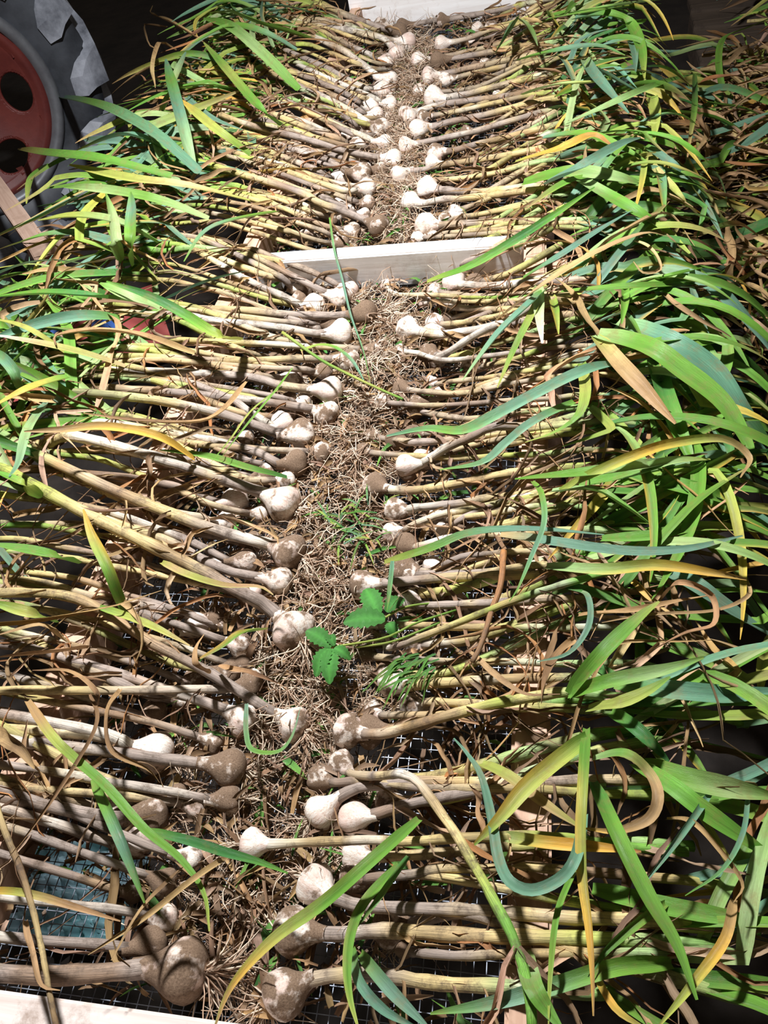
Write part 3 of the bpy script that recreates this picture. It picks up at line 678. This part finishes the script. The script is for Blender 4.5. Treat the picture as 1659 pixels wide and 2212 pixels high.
 ('L',14,'TTTDT',.095,[(535,825),(480,890),(420,914),(300,910),(180,893)],None),
 ('L',18,'OOOTT',.095,[(420,992),(340,942),(230,921),(130,928),(52,932)],'T'),
 ('L',24,'BGBB',.095,[(430,375),(360,310),(260,250),(180,222),(108,208)],None),
 ('L',25,'LBGB',.10,[(415,360),(395,280),(375,200),(358,128)],None),
 ('L',20,'GLB',.095,[(350,245),(375,190),(402,112)],None),
 ('L',20,'GYYO',.09,[(540,335),(460,275),(390,215)],None),
 ('L',21,'GGYGY',.09,[(605,272),(560,235),(500,165),(440,92)],None),
 ('L',22,'GBBY',.085,[(365,330),(300,298),(250,296),(165,326)],None),
 ('L',28,'GGYYO',.09,[(370,385),(230,350),(100,335),(38,322)],None),
 ('L',24,'YKYYO',.085,[(540,435),(400,402),(280,386),(150,356)],None),
 ('L',24,'LGLG',.09,[(450,475),(330,432),(210,410),(138,404)],None),
 ('L',26,'GLLG',.11,[(262,565),(248,520),(240,465),(228,418)],None),
 ('L',27,'GGBG',.11,[(290,572),(284,510),(286,450),(282,415)],None),
 ('L',25,'GLYY',.09,[(340,525),(250,482),(160,470),(82,477)],None),
 ('L',19,'GGBG',.10,[(600,458),(500,478),(440,505),(398,565)],None),
 ('L',20,'GGY',.07,[(110,355),(72,385),(58,440)],None),
 ('L',22,'GGL',.085,[(670,85),(560,52),(465,12)],None),
 ('L',22,'GLGG',.085,[(645,195),(570,120),(500,60),(440,40)],None),
 ('L',22,'BGG',.085,[(640,110),(560,70),(490,60),(415,95)],None),
 ('L',9,'TTTT',.09,[(440,92),(370,50),(325,28),(330,12)],None),
 ('L',9,'TTT',.09,[(360,60),(312,55),(318,90),(335,105)],None),
 ('L',10,'TTKT',.09,[(380,110),(345,95),(330,150),(335,190)],None),
 ('L',24,'GGYO',.09,[(275,1325),(235,1230),(200,1160),(180,1100)],'O'),
 ('L',18,'GYYK',.085,[(215,1312),(320,1350),(410,1395)],None),
 ('L',18,'YGGT',.085,[(575,1360),(520,1370),(480,1398),(420,1430)],'O'),
 ('L',17,'YKYTK',.095,[(350,1215),(400,1240),(480,1265),(560,1268),(590,1285)],'Y'),
 ('L',28,'GGG',.06,[(170,1218),(100,1200),(-20,1175)],None),
 ('L',26,'GYG',.06,[(120,1345),(60,1325),(-20,1300)],None),
 ('L',18,'TTTD',.08,[(190,1400),(100,1412),(-20,1422)],None),
 ('L',16,'TTD',.08,[(150,1385),(90,1345),(-20,1375)],None),
 ('L',11,'DDTD',.095,[(205,1545),(212,1500),(150,1452),(70,1448)],None),
 ('L',17,'EGGG',.05,[(620,1032),(540,1012),(450,986),(345,972)],None),
 ('L',26,'GYGG',.08,[(90,1075),(45,1045),(-20,1015)],None),
 ('L',22,'TTYGGGGY',.10,[(60,1515),(110,1590),(160,1640),(230,1702),(310,1792),(390,1858),(440,1930),(452,2012)],None),
 ('L',27,'GGBG',.105,[(205,1680),(250,1780),(285,1870),(313,1950)],None),
 ('L',21,'GEEG',.085,[(310,1795),(400,1815),(480,1840),(560,1862),(622,1886)],None),
 ('L',14,'DTTTT',.10,[(505,1845),(430,1892),(330,1970),(190,2062)],None),
 ('L',12,'DDTT',.10,[(395,1875),(310,1962),(240,2075)],None),
 ('L',9,'DDDD',.11,[(195,1500),(210,1560),(165,1650),(60,1800),(20,1850)],None),
 ('L',14,'TTT',.10,[(55,1990),(70,2070),(90,2130),(130,2140)],None),
 ('L',17,'OYTT',.09,[(-20,1925),(60,1932),(160,1960),(260,1990)],None),
 ('L',30,'TTDT',.09,[(-20,1580),(40,1610),(75,1660)],None),
 ('L',16,'TTT',.085,[(250,1290),(300,1330),(310,1390),(290,1440)],None),
 ('L',14,'TDT',.09,[(260,1490),(235,1540),(245,1620),(320,1660),(345,1690)],None),
 ('L',14,'TDTT',.09,[(455,1455),(425,1440),(420,1400),(440,1370)],None),
 ('L',14,'TTDD',.09,[(470,1440),(560,1460),(600,1475)],None),
 ('L',22,'BLB',.08,[(100,870),(60,930),(40,1000),(20,1030)],None),
 ('L',24,'GBG',.08,[(60,860),(30,800),(-20,750)],None),
]
RISE = {(737, 1651): .055, (546, 1824): .02, (826, 1389): .05, (635, 1365): .03, (636, 1566): .03, (627, 1196): .02, (613, 1088): .025, (753, 1579): .03, (925, 767): .03, (883, 1007): .03, (819, 490): .02, (545, 1478): .025, (651, 938): .02, (850, 345): .02}
for (u, v, d, dirt, pts, code, nl) in LEFT:
    if v < 1500 and code[-1] in 'KT' and rng.random() < .8: code += ['YG', 'LG', 'Y', 'YL'][rng.integers(4)]
    make_plant(u, v, d, pts, dirt, 'L', code, nl, rise=RISE.get((u, v), .0), roots=72, dryp=.42)
for (u, v, d, dirt, pts, code, nl) in RIGHT:
    if code[-1] in 'KT' and rng.random() < .8: code += ['YG', 'LG', 'LL', 'YLG'][rng.integers(4)]
    make_plant(u, v, d, pts, dirt, 'R', code, nl, lift=(.010 if u == 546 else 0), rise=RISE.get((u, v), .0), roots=72, dryp=.48, extend=(nl > 1))
# labels for the plants whose bulbs show: look, side and place in its row
ORD = ['first', 'second', 'third', 'fourth', 'fifth', 'sixth', 'seventh', 'eighth', 'ninth', 'tenth', 'eleventh', 'twelfth', 'thirteenth', 'fourteenth',
       'fifteenth', 'sixteenth', 'seventeenth', 'eighteenth', 'nineteenth', 'twentieth']
TENS = {20: ('twentieth', 'twenty'), 30: ('thirtieth', 'thirty'), 40: ('fortieth', 'forty'), 50: ('fiftieth', 'fifty')}
def ordinal(n):
    if n <= 20: return ORD[n - 1]
    t = n // 10 * 10
    return TENS[t][0] if n == t else TENS[t][1] + '-' + ORD[n - t - 1]
SPECIAL = {(395, 2096): 'largest soil-caked garlic bulb beside the near white board, stalk lying left',
           (546, 1824): 'pale garlic bulb with straight yellowish stalk lying over the others, thick root tuft',
           (635, 1365): 'big half-clean garlic bulb with hanging roots beside the green weed sprig',
           (609, 915): 'small shiny clean white garlic bulb beside a soil-caked bulb',
           (883, 1007): 'white garlic bulb tilted up on a dirty grey stalk, right row middle',
           (826, 1389): 'tiny garlic bulb with thin curved green stalk beside the weed sprig',
           (835, 617): 'tiny garlic bulb with thin white curved neck against the middle white board',
           (507, 1082): 'broken garlic bulb with open white shell above bare wire mesh',
           (737, 1651): 'garlic plant whose bent stalk turns down towards the near right corner',
           (923, 406): 'bright white garlic bulb with dark smudge in far bay, right row',
           (614, 2146): 'two-lobed muddy garlic bulb nearest the near white board, stalk lying right'}
for side, nm in (('L', 'left'), ('R', 'right')):
    for bay in (0, 1):
        row = sorted([p for p in PLANTS if p['side'] == side and (p['c'][1] > 1.386) == bool(bay)], key=lambda p: p['c'][1])
        for i, p in enumerate(row):
            dd = p['dirt']; look = 'soil-caked' if dd > .45 else 'dusty' if dd > .33 else 'mud-speckled' if dd > .2 else 'clean pale'
            lab = SPECIAL.get(p['uv']) or '%s garlic with stalk lying %s, %s bulb in %s row %s board' % (look, nm, ordinal(i + 1), nm, 'past middle' if bay else 'from near')
            tag(p['root'], lab, 'garlic', 'garlic plants laid out on the %s side of the rack' % nm)
# buried plants under the visible layer
def proj(p):
    c = R.T @ (np.array(p) - np.array([0, 0, H])); return CX + F * c[0] / c[2], CY + F * c[1] / c[2]
def buried(side, y):
    s = -1 if side == 'L' else 1
    x = (-.45 if s < 0 else -.16) + rng.uniform(-.05, .05)
    u, v = proj((x, y, .015)); d = rng.uniform(.030, .042) / (R.T @ np.array([x, y, .015 - H]))[2] * F
    p1 = proj((x + s * .08, y + rng.uniform(-.01, .02), .03)); p2 = proj((x + s * .2, y + rng.uniform(-.03, .04), S(x + s * .2)))
    i = make_plant(u, v, d, [p1, p2], rng.uniform(.3, .55), side, ['SKYGG', 'SKKYG', 'SSKYL', 'KYLGG'][rng.integers(4)], int(rng.integers(5, 8)) if y > .6 else 3, lift=-.004, roots=34, srad=rng.uniform(.0045, .0075), dryp=.45)
    tag(i['root'], 'garlic plant half buried under the top layer on the %s side' % ('left' if s < 0 else 'right'), 'garlic', 'half buried garlic plants on the %s' % ('left' if s < 0 else 'right'))
for k in range(54): buried('L', .24 + (k + rng.uniform(0, 1)) * 2.62 / 54)
for k in range(52): buried('R', .16 + (k + rng.uniform(0, 1)) * 2.70 / 52)
# leaves that show singly join the plant they lie nearest to
VIS = [p for p in PLANTS]
for (side, wpx, code, dz, pts, edge) in HERO:
    w3 = np.array([P(u, v, (dz if k else dz * .45) + rng.uniform(-.006, .006)) for k, (u, v) in enumerate(pts)])
    depth = (R.T @ (w3.mean(0) - np.array([0, 0, H])))[2]
    best = min((p for p in VIS if p['side'] == side), key=lambda p: np.min(np.linalg.norm(p['path'][len(p['path']) // 3:] - w3[0], axis=1)))
    n = max(14, len(pts) * 5); sp = spline(w3, n); dry = sum(c in 'TDR' for c in code) > len(code) * .55
    wd = wpx * depth / F
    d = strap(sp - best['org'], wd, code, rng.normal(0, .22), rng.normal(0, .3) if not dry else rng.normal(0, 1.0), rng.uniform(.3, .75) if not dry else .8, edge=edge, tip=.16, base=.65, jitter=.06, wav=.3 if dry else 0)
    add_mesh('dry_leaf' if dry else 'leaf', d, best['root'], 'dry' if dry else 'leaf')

# ------------------------------------------------------------------ shaded heap on the floor to the right
def surf_heap(x): return -.37 + .05 * math.sin(x * 7) + .08 * min(1, max(0, (x - .5)))
HEAPG = 'garlic plants heaped in the shade right of the rack'
for k in range(120):
    y = 1.75 + 2.9 * (k + rng.uniform(0, 1)) / 120; x = .42 + (y - 1.75) * .06 + rng.uniform(0, .78)
    if y > 2.9: x += (y - 2.9) * .45
    org = np.array([x, y, -.70]); pl = empty('garlic_plant', org)
    yaw = math.pi + .75 + rng.normal(0, .75); z = surf_heap(x)
    a = np.array([x, y, z + rng.uniform(-.05, .05)]); b = a - np.array([math.cos(yaw), math.sin(yaw), .05]) * rng.uniform(.18, .3)
    add_mesh('stalk', tube(spline([b - org, a - org], 6), .0065, 'KYG', 6, .05), pl, 'stem')
    add_leaves(pl, org, a, (a + b) / 2, yaw, int(rng.integers(6, 10)), 'R', .76, (-.06, .12), 1.7, surf_heap, .8)
    tag(pl, 'withered garlic top tangled in the shaded heap right of the rack', 'garlic', HEAPG)
B = Batch()
for k in range(2600):
    y = rng.uniform(1.6, 4.8); x = .42 + (y - 1.75) * .07 + rng.uniform(0, 1.1)
    if y > 2.9: x += (y - 2.9) * .5
    yaw = rng.uniform(0, 6.28); L = rng.uniform(.05, .22); z = surf_heap(x) - .12 + rng.uniform(0, .14)
    a = np.array([x, y, z]); q = a + np.array([math.cos(yaw), math.sin(yaw), rng.uniform(-.3, .3)]) * L; m = (a + q) / 2 + rng.normal(0, .02, 3)
    B.add(strap(spline([a, m, q], 6), rng.uniform(.006, .014), ['TD', 'DT', 'KT', 'TT', 'GY', 'DD'][rng.integers(6)], rng.uniform(-1, 1), rng.normal(0, 1), .5, jitter=.35))
tag(B.build('dry_leaf_litter', None, 'dry'), 'loose dry garlic leaf litter filling the shaded heap right of the rack', 'leaf litter', None, 'stuff')

# ------------------------------------------------------------------ what lies loose on the mesh
MID = np.array([(520, 2120), (540, 2010), (560, 1900), (590, 1760), (640, 1560), (660, 1440), (700, 1280), (740, 1110), (770, 960), (815, 830), (845, 720), (835, 640)], float)
MID2 = np.array([(875, 520), (868, 430), (855, 340), (855, 270), (880, 210), (890, 150), (905, 85)], float)
def mid_points(n, spread):
    out = []
    for _ in range(n):
        A = MID if rng.random() < .66 else MID2; s = rng.uniform(0, len(A) - 1.001); i = int(s); q = A[i] + (A[i + 1] - A[i]) * (s - i)
        sc_ = (q[1] + 880) / 2600
        out.append(unp(q[0] + rng.normal(0, spread * sc_), q[1] + rng.normal(0, 12), rng.uniform(.003, .022)))
    return out
B = Batch()
for p in mid_points(3000, 50):
    p[2] = rng.uniform(.003, .034)
    if p[1] < .36:
        if rng.random() < .55: continue
        p[2] *= .45
    yaw = rng.uniform(0, 6.28); L = rng.uniform(.025, .08); pts = [p]; cv = rng.normal(0, .5)
    for _ in range(5):
        yaw += cv + rng.normal(0, .35); q = pts[-1] + np.array([math.cos(yaw), math.sin(yaw), rng.normal(0, .35)]) * L / 5; q[2] = min(max(q[2], .002), .045); pts.append(q)
    B.add(tube(np.array(pts), rng.uniform(.0005, .0010), ['C', 'P', 'C', 'P', 'Q'][rng.integers(5)], 3, 0, .3))
tag(B.build('root_tangle', None, 'root'), 'tangle of loose tan roots along the middle of the rack', 'roots', None, 'stuff')
B = Batch()
CLEAR = [(1060, 1130, 62), (960, 2080, 95), (1060, 2010, 60), (400, 1075, 52), (370, 1310, 45), (860, 1640, 38), (150, 2020, 120), (1050, 1850, 40), (1040, 300, 45), (950, 85, 28), (840, 1385, 30), (600, 690, 26), (735, 250, 28)]
def bed_points(n):
    out = []
    while len(out) < n:
        x, y = rng.uniform(-.585, -.04), rng.uniform(.09, 2.88)
        if 1.36 < y < 1.41: continue
        u, v = proj((x, y, 0))
        if any((u - a) ** 2 + (v - c) ** 2 < q * q for a, c, q in CLEAR) and rng.random() < .93: continue
        out.append(np.array([x, y, rng.uniform(.002, .022)]))
    return out
for p in mid_points(350, 90) + bed_points(6500):
    yaw = rng.uniform(0, 6.28); L = rng.uniform(.012, .06); q = p + np.array([math.cos(yaw), math.sin(yaw), rng.uniform(-.2, .2)]) * L; q[2] = max(q[2], .003)
    B.add(strap(spline([p, (p + q) / 2 + np.array([0, 0, .006]), q], 5), rng.uniform(.002, .009), ['TD', 'DT', 'PQ', 'QQ', 'DD', 'QQ', 'QD', 'DD', 'TQ', 'EG'][rng.integers(10)], rng.uniform(-1, 1), rng.normal(0, 1), .5, jitter=.3))
tag(B.build('leaf_scraps', None, 'dry'), 'scraps of dry garlic skin and leaf strewn on the mesh', 'leaf litter', None, 'stuff')
B = Batch(); ico = np.array([(1, 0, 0), (-1, 0, 0), (0, 1, 0), (0, -1, 0), (0, 0, 1), (0, 0, -1)], float)
icf = [[0, 2, 4], [2, 1, 4], [1, 3, 4], [3, 0, 4], [2, 0, 5], [1, 2, 5], [3, 1, 5], [0, 3, 5]]
for p in mid_points(2600, 75) + bed_points(1800):
    r = rng.uniform(.0012, .0048) * (1.6 if rng.random() < .1 else 1); p[2] = r * .6
    B.add((p + ico * r * rng.uniform(.6, 1.2, (6, 3)), icf, np.tile((.12, .08, .05), (6, 1)), np.zeros((6, 3))))
so = B.build('soil_crumbs', None, 'soil'); tag(so, 'crumbs of dry brown soil fallen on the mesh', 'soil', None, 'stuff')

# green weed sprig
def blade(base, tip, wpx, bend=.006):
    a, b = np.array(base), np.array(tip); L = np.linalg.norm(b - a); n = 15
    t = np.linspace(0, 1, n); path = a + (b - a) * t[:, None]; path[:, 2] += bend * np.sin(t * math.pi)
    T, sd, Nn = frames(path); wd = wpx * .5 * np.sin(np.clip(t * .92 + .06, 0, 1) * math.pi) ** .8 * (1 + .13 * ((np.arange(n) % 2) * 2 - 1))
    cols = np.array([-1, -.5, 0, .5, 1.0]); dep = np.array([.4, .3, 0, .3, .4])
    V = (path[:, None] + sd[:, None] * (wd[:, None, None] * cols[None, :, None]) + Nn[:, None] * (wd[:, None, None] * .5 * dep[None, :, None])).reshape(-1, 3)
    k = np.arange(n - 1)[:, None] * 5 + np.arange(4)[None]; Fc = np.stack([k, k + 1, k + 6, k + 5], -1).reshape(-1, 4)
    C = np.tile((.055, .20, .035), (n * 5, 1)) * rng.uniform(.8, 1.2); C = C.reshape(n, 5, 3); C[:, 2] *= 1.5; C = C.reshape(-1, 3)
    st = np.zeros((n, 5, 3)); st[:, :, 0] = t[:, None]; st[:, :, 1] = cols[None]; return V, Fc, C, st.reshape(-1, 3)
def U(u, v, z): return unp(u, v, z)
wd_ = empty('weed_sprig', U(840, 1360, 0)); ow = np.array(wd_.location)
for pts in ([(985, 1318, .06), (900, 1345, .07), (830, 1378, .07), (715, 1398, .06)], [(965, 1300, .05), (880, 1310, .06), (830, 1335, .065), (810, 1345, .065)], [(950, 1345, .06), (850, 1385, .066), (770, 1398, .06)]):
    add_mesh('stem', tube(spline([U(*p) for p in pts], 12) - ow, .0016, 'GY', 5), wd_, 'weed')
for (a, b, wp) in [((832, 1338), (742, 1345), .034), ((818, 1328), (790, 1272), .03), ((835, 1322), (872, 1292), .024), ((716, 1397), (662, 1362), .026), ((712, 1400), (682, 1462), .024),
                   ((716, 1402), (712, 1478), .026), ((722, 1400), (758, 1425), .016), ((840, 1345), (855, 1378), .018), ((722, 1395), (712, 1372), .014)]:
    V, Fc, C, st = blade(U(*a, .066), U(*b, .058), wp * .92); add_mesh('leaf', (V - ow, Fc, C, st), wd_, 'weed')
tag(wd_, 'fresh green weed sprig with toothed leaves lying amid the roots', 'weed')
# grass blades, weed stalks, twig
def strand(name, label, cat, pts, r, code, dz=.07, leafw=None, mat='leaf', group=None):
    w3 = np.array([P(u, v, dz) for u, v in pts]); o = np.array([w3[0][0], w3[0][1], 0.]); n = len(pts) * 6
    d = strap(spline(w3, n) - o, leafw, code, 0, .6, .4) if leafw else tube(spline(w3, n) - o, np.linspace(r, r * .7, n), code, 7, .12)
    ob = add_mesh(name, d, None, mat); ob.location = o; return tag(ob, label, cat, group)
strand('twig', 'brown forked bark-covered twig lying across the stalks beside the right rail', 'twig', [(1088, 1190), (1082, 1260), (1062, 1320), (1040, 1390), (1020, 1430)], .0042, 'RD', .055, mat='stem')
strand('weed_stalk', 'thin brown dried weed stalk crossing the near board corner at left', 'stalk', [(-10, 1735), (12, 1800), (45, 1880), (72, 1970), (92, 2060), (108, 2150), (124, 2230)], .0035, 'KDKD', .10, mat='stem')
strand('grass_stalk', 'bright lime green stalk lying slantwise below the middle board', 'grass', [(610, 718), (690, 775), (760, 812), (830, 845), (870, 862)], .0030, 'YGYG', .075)
strand('grass_strand', 'long thin green grass blade hanging over the middle white board', 'grass', [(712, 470), (722, 540), (738, 600), (757, 680), (785, 760), (800, 830)], 0, 'GBBG', .06, .0045)
strand('grass_strand', 'narrow arched blue-green blade beside the lime green stalk', 'grass', [(650, 758), (690, 746), (725, 752), (760, 780), (790, 830)], 0, 'YGBB', .07, .008)
strand('grass_strand', 'fine green grass blade slanting over the left stalks', 'grass', [(632, 795), (590, 850), (535, 915), (480, 985)], 0, 'GGG', .075, .0035)
strand('grass_strand', 'fine pale grass blade crossing another near the left bulbs', 'grass', [(610, 835), (545, 885), (500, 945), (455, 1000)], 0, 'GYG', .07, .003)
strand('grass_strand', 'upright blue-green grass blade beside the weed sprig', 'grass', [(848, 1212), (842, 1265), (835, 1320)], 0, 'BG', .07, .006)
strand('grass_strand', 'thin curved green blade hooked between two dusty left bulbs', 'grass', [(533, 1520), (532, 1580), (545, 1620), (600, 1625), (632, 1590), (650, 1525)], 0, 'BGB', .06, .006)
gt = empty('grass_tuft', P(900, 1420, 0)); og = np.array(gt.location)
for k in range(26):
    a = P(905 + rng.uniform(-45, 45), 1425 + rng.uniform(-15, 30), .02 + rng.uniform(0, .02)); yaw = rng.uniform(3.4, 4.6); L = rng.uniform(.03, .07)
    q = a + np.array([math.cos(yaw) * L, math.sin(yaw) * L, rng.uniform(-.01, .012)])
    add_mesh('blade', tuple(x - og if i == 0 else x for i, x in enumerate(strap(spline([a, (a + q) / 2 + np.array([0, 0, .01]), q], 6), .003, 'EG', 0, .5, .3))), gt, 'leaf')
tag(gt, 'tuft of fine dark green grass among the right bulbs', 'grass')
gp = empty('grass_tuft', P(770, 1140, 0)); og = np.array(gp.location)
for k in range(34):
    a = P(770 + rng.uniform(-70, 60), 1140 + rng.uniform(-55, 45), .0 + rng.uniform(0, .02)); yaw = rng.uniform(0, 6.28); L = rng.uniform(.02, .06)
    q = a + np.array([math.cos(yaw) * L, math.sin(yaw) * L, rng.uniform(-.006, .01)])
    add_mesh('blade', tuple(x - og if i == 0 else x for i, x in enumerate(strap(spline([a, (a + q) / 2 + np.array([0, 0, .006]), q], 6), .003, ['EG', 'GY', 'BG'][k % 3], 0, .5, .3))), gp, 'leaf')
tag(gp, 'matted patch of green grass scraps in the gap between the bulb rows', 'grass')

# ------------------------------------------------------------------ tractor wheel, beam, things on the floor
WC = np.array([-2.47, 3.17, -.16]); wl = empty('tractor_wheel', WC)
axd = Vector((2.49, -3.2, 0)).normalized(); ang = math.atan2(axd.y, axd.x) + .10
wl.rotation_euler = (0, 0, ang)       # local x: wheel axis, towards the rack
def lathe(name, prof, mat, sides=64, parent=wl):
    V, Fc = [], []
    for (x, r) in prof:
        for s in range(sides):
            a = s / sides * 2 * math.pi; V.append((x, r * math.cos(a), r * math.sin(a)))
    for i in range(len(prof) - 1):
        for s in range(sides): Fc.append([i * sides + s, i * sides + (s + 1) % sides, (i + 1) * sides + (s + 1) % sides, (i + 1) * sides + s])
    return link(name, mesh(name, V, Fc), parent, mat)
RT, RR = .625, .40
ty = lathe('tyre', [(.10, RR - .01), (.145, RR + .03), (.17, RR + .10), (.165, RT - .06), (.13, RT - .01), (.05, RT + .005), (-.05, RT + .005), (-.13, RT - .01), (-.165, RT - .06), (-.17, RR + .1), (-.10, RR - .01)], 'tyre')
for k in range(14):
    V, Fc = [], []
    for half in (1,):
        a0 = k / 14 * 2 * math.pi; ring = []
        for (x, r0, da, wa) in [(.178, RR + .13, -.10, .075), (.176, RT - .05, -.03, .10), (.150, RT + .02, .0, .115), (.06, RT + .05, .10, .11), (-.02, RT + .05, .22, .11)]:
            for q, rr in ((-1, r0 - .05), (-1, r0), (1, r0), (1, r0 - .05)):
                a = a0 + da + q * wa; xx = x + (.022 if rr == r0 and x > .1 else 0); V.append((xx, rr * math.cos(a), rr * math.sin(a)))
        for i in range(4):
            for s in range(4): Fc.append([i * 4 + s, i * 4 + (s + 1) % 4, (i + 1) * 4 + (s + 1) % 4, (i + 1) * 4 + s])
        Fc.append([3, 2, 1, 0]); Fc.append([16, 17, 18, 19])
    link('tread_lug', mesh('tread_lug', V, Fc, smooth=False), ty, 'lug')
lathe('rim_edge', [(.10, RR - .035), (.155, RR - .025), (.165, RR), (.15, RR + .02), (.11, RR + .015)], 'rim_edge')
# dished red disc with oval windows
V, Fc = [], []; rings = [.06, .11, .15] + [.19 + .006 * q for q in range(25)] + [.345, RR - .03]; sides = 240; hole = set()
for i, r in enumerate(rings):
    for s in range(sides):
        a = s / sides * 2 * math.pi; x = .02 + .085 * np.clip((r - .15) / .2, 0, 1) if r < .345 else .12; V.append((float(x), r * math.cos(a), r * math.sin(a)))
for i in range(len(rings) - 1):
    for s in range(sides):
        aa = ((s + 20.5 + 2) % 40 - 20) / 12.0; rr = ((rings[i] + rings[i + 1]) / 2 - .265) / .062
        if aa * aa + rr * rr < 1: continue
        Fc.append([i * sides + s, i * sides + (s + 1) % sides, (i + 1) * sides + (s + 1) % sides, (i + 1) * sides + s])
dm = mesh('disc', V, Fc); do = link('disc', dm, wl, 'rim_red'); md = do.modifiers.new('thick', 'SOLIDIFY'); md.thickness = .012
for k in range(6):
    a0 = (k * 40 - 2) / 240 * 2 * math.pi; q = np.linspace(0, 2 * math.pi, 33); rr_ = .265 + .064 * np.sin(q); aa_ = a0 + 12.3 / 240 * 2 * math.pi * np.cos(q)
    lip = np.stack([.02 + .085 * np.clip((rr_ - .15) / .2, 0, 1) + .004, rr_ * np.cos(aa_), rr_ * np.sin(aa_)], 1)
    V_, F_, C_, S_ = tube(lip, .009, 'R', 6); link('window_lip', mesh('window_lip', V_, F_[:-2]), do, 'rim_red')
lathe('hub', [(.0, .0), (.06, .03), (.07, .06), (.05, .085), (.02, .09)], 'rim_red', 32)
for k in range(8):
    a = k / 8 * 2 * math.pi + .39; V, Fc = [], []; box(V, Fc, (.075, .345 * math.cos(a), .345 * math.sin(a)), (.09, .03, .03)); link('bolt', mesh('bolt', V, Fc, smooth=False), do, 'rim_red')
tag(wl, 'big tractor wheel with dusty lugged tyre and red rim behind the rack', 'wheel')

def beam_between(name, a, b, wdt, hgt, mat, label, cat):
    a, b = Vector(a), Vector(b); d = b - a; o = bevel_box(name, (a + b) / 2, (d.length, wdt, hgt), None, mat, .003)
    o.rotation_euler = d.to_track_quat('X', 'Z').to_euler(); return tag(o, label, cat)
beam_between('wooden_beam', unp(-60, 330, -.20), unp(150, 625, -.26), .062, .045, 'beam', 'pinkish rough sawn wooden beam leaning below the tractor wheel', 'beam')
beam_between('wood_block', unp(62, 545, -.19), unp(128, 512, -.19), .05, .055, 'beam', 'short sawn wood block resting against the beam by the left leaves', 'wood block')
V, Fc = [], []
c0 = unp(170, 745, -.72); bag = empty('printed_bag', (c0[0], c0[1], -.80)); bag.rotation_euler = (0, 0, .5)
def pillow(name, cx, cy, cz, sx, sy, sz, mat):
    n = 12; V, Fc = [], []
    for sgn in (1, -1):
        for i in range(n + 1):
            for j in range(n + 1):
                a, b_ = i / n * 2 - 1, j / n * 2 - 1; h = (1 - abs(a) ** 3) * (1 - abs(b_) ** 3) * (.75 + .25 * math.sin(a * 7 + b_ * 5))
                V.append((cx + a * sx, cy + b_ * sy, cz + sgn * h * sz))
    for k in range(2):
        for i in range(n):
            for j in range(n):
                q = k * (n + 1) ** 2 + i * (n + 1) + j; f = [q, q + n + 1, q + n + 2, q + 1]; Fc.append(f if k == 0 else f[::-1])
    return link(name, mesh(name, V, Fc), bag, mat)
pillow('body', 0, 0, .09, .34, .24, .085, 'red_cloth'); pillow('panel', -.10, .06, .15, .07, .06, .035, 'blue_cloth'); pillow('panel', -.24, -.12, .12, .09, .07, .04, 'sheet'); pillow('panel', .13, -.05, .16, .05, .09, .03, 'blue_cloth')
tag(bag, 'red and blue printed bag on the floor under the left leaves', 'bag')
V, Fc = [], []; n = 26; rs = np.random.default_rng(3)
for i in range(n + 1):
    for j in range(n + 1): V.append((i / n * .26 - .13, j / n * .20 - .10, .02 + .05 * abs(math.sin(i * .9 + j * .35)) * abs(math.cos(j * .7 - i * .2)) + rs.uniform(0, .015)))
for i in range(n):
    for j in range(n): q = i * (n + 1) + j; Fc.append([q, q + n + 1, q + n + 2, q + 1])
sh = link('plastic_sheet', mesh('plastic_sheet', V, Fc), None, 'sheet'); c0 = unp(160, 1990, -.78); sh.location = (c0[0], c0[1] + .05, -.80)
tag(sh, 'crumpled pale blue plastic sheet on the floor seen through the near mesh', 'sheet')
# low platform that carries the shaded heap
pf = tag(empty('slatted_platform', (1.2, 3.2, -.80)), 'low dark slatted wooden platform under the shaded leaf heap', 'platform')
MAT['dark_wood'] = wood_mat('weathered_dark_wood', (.06, .042, .03), (.12, .085, .06), (.03, .02, .015), 0, .5)
for k in range(14): bevel_box('slat', (0 + .08 * (k - 6.5) / 6.5, -1.35 + k * .21, .285), (1.15, .15, .03), pf, 'dark_wood', .003)
for q in (-.42, 0, .42): bevel_box('bearer', (q, 0, .135), (.07, 2.9, .27), pf, 'dark_wood', .003)
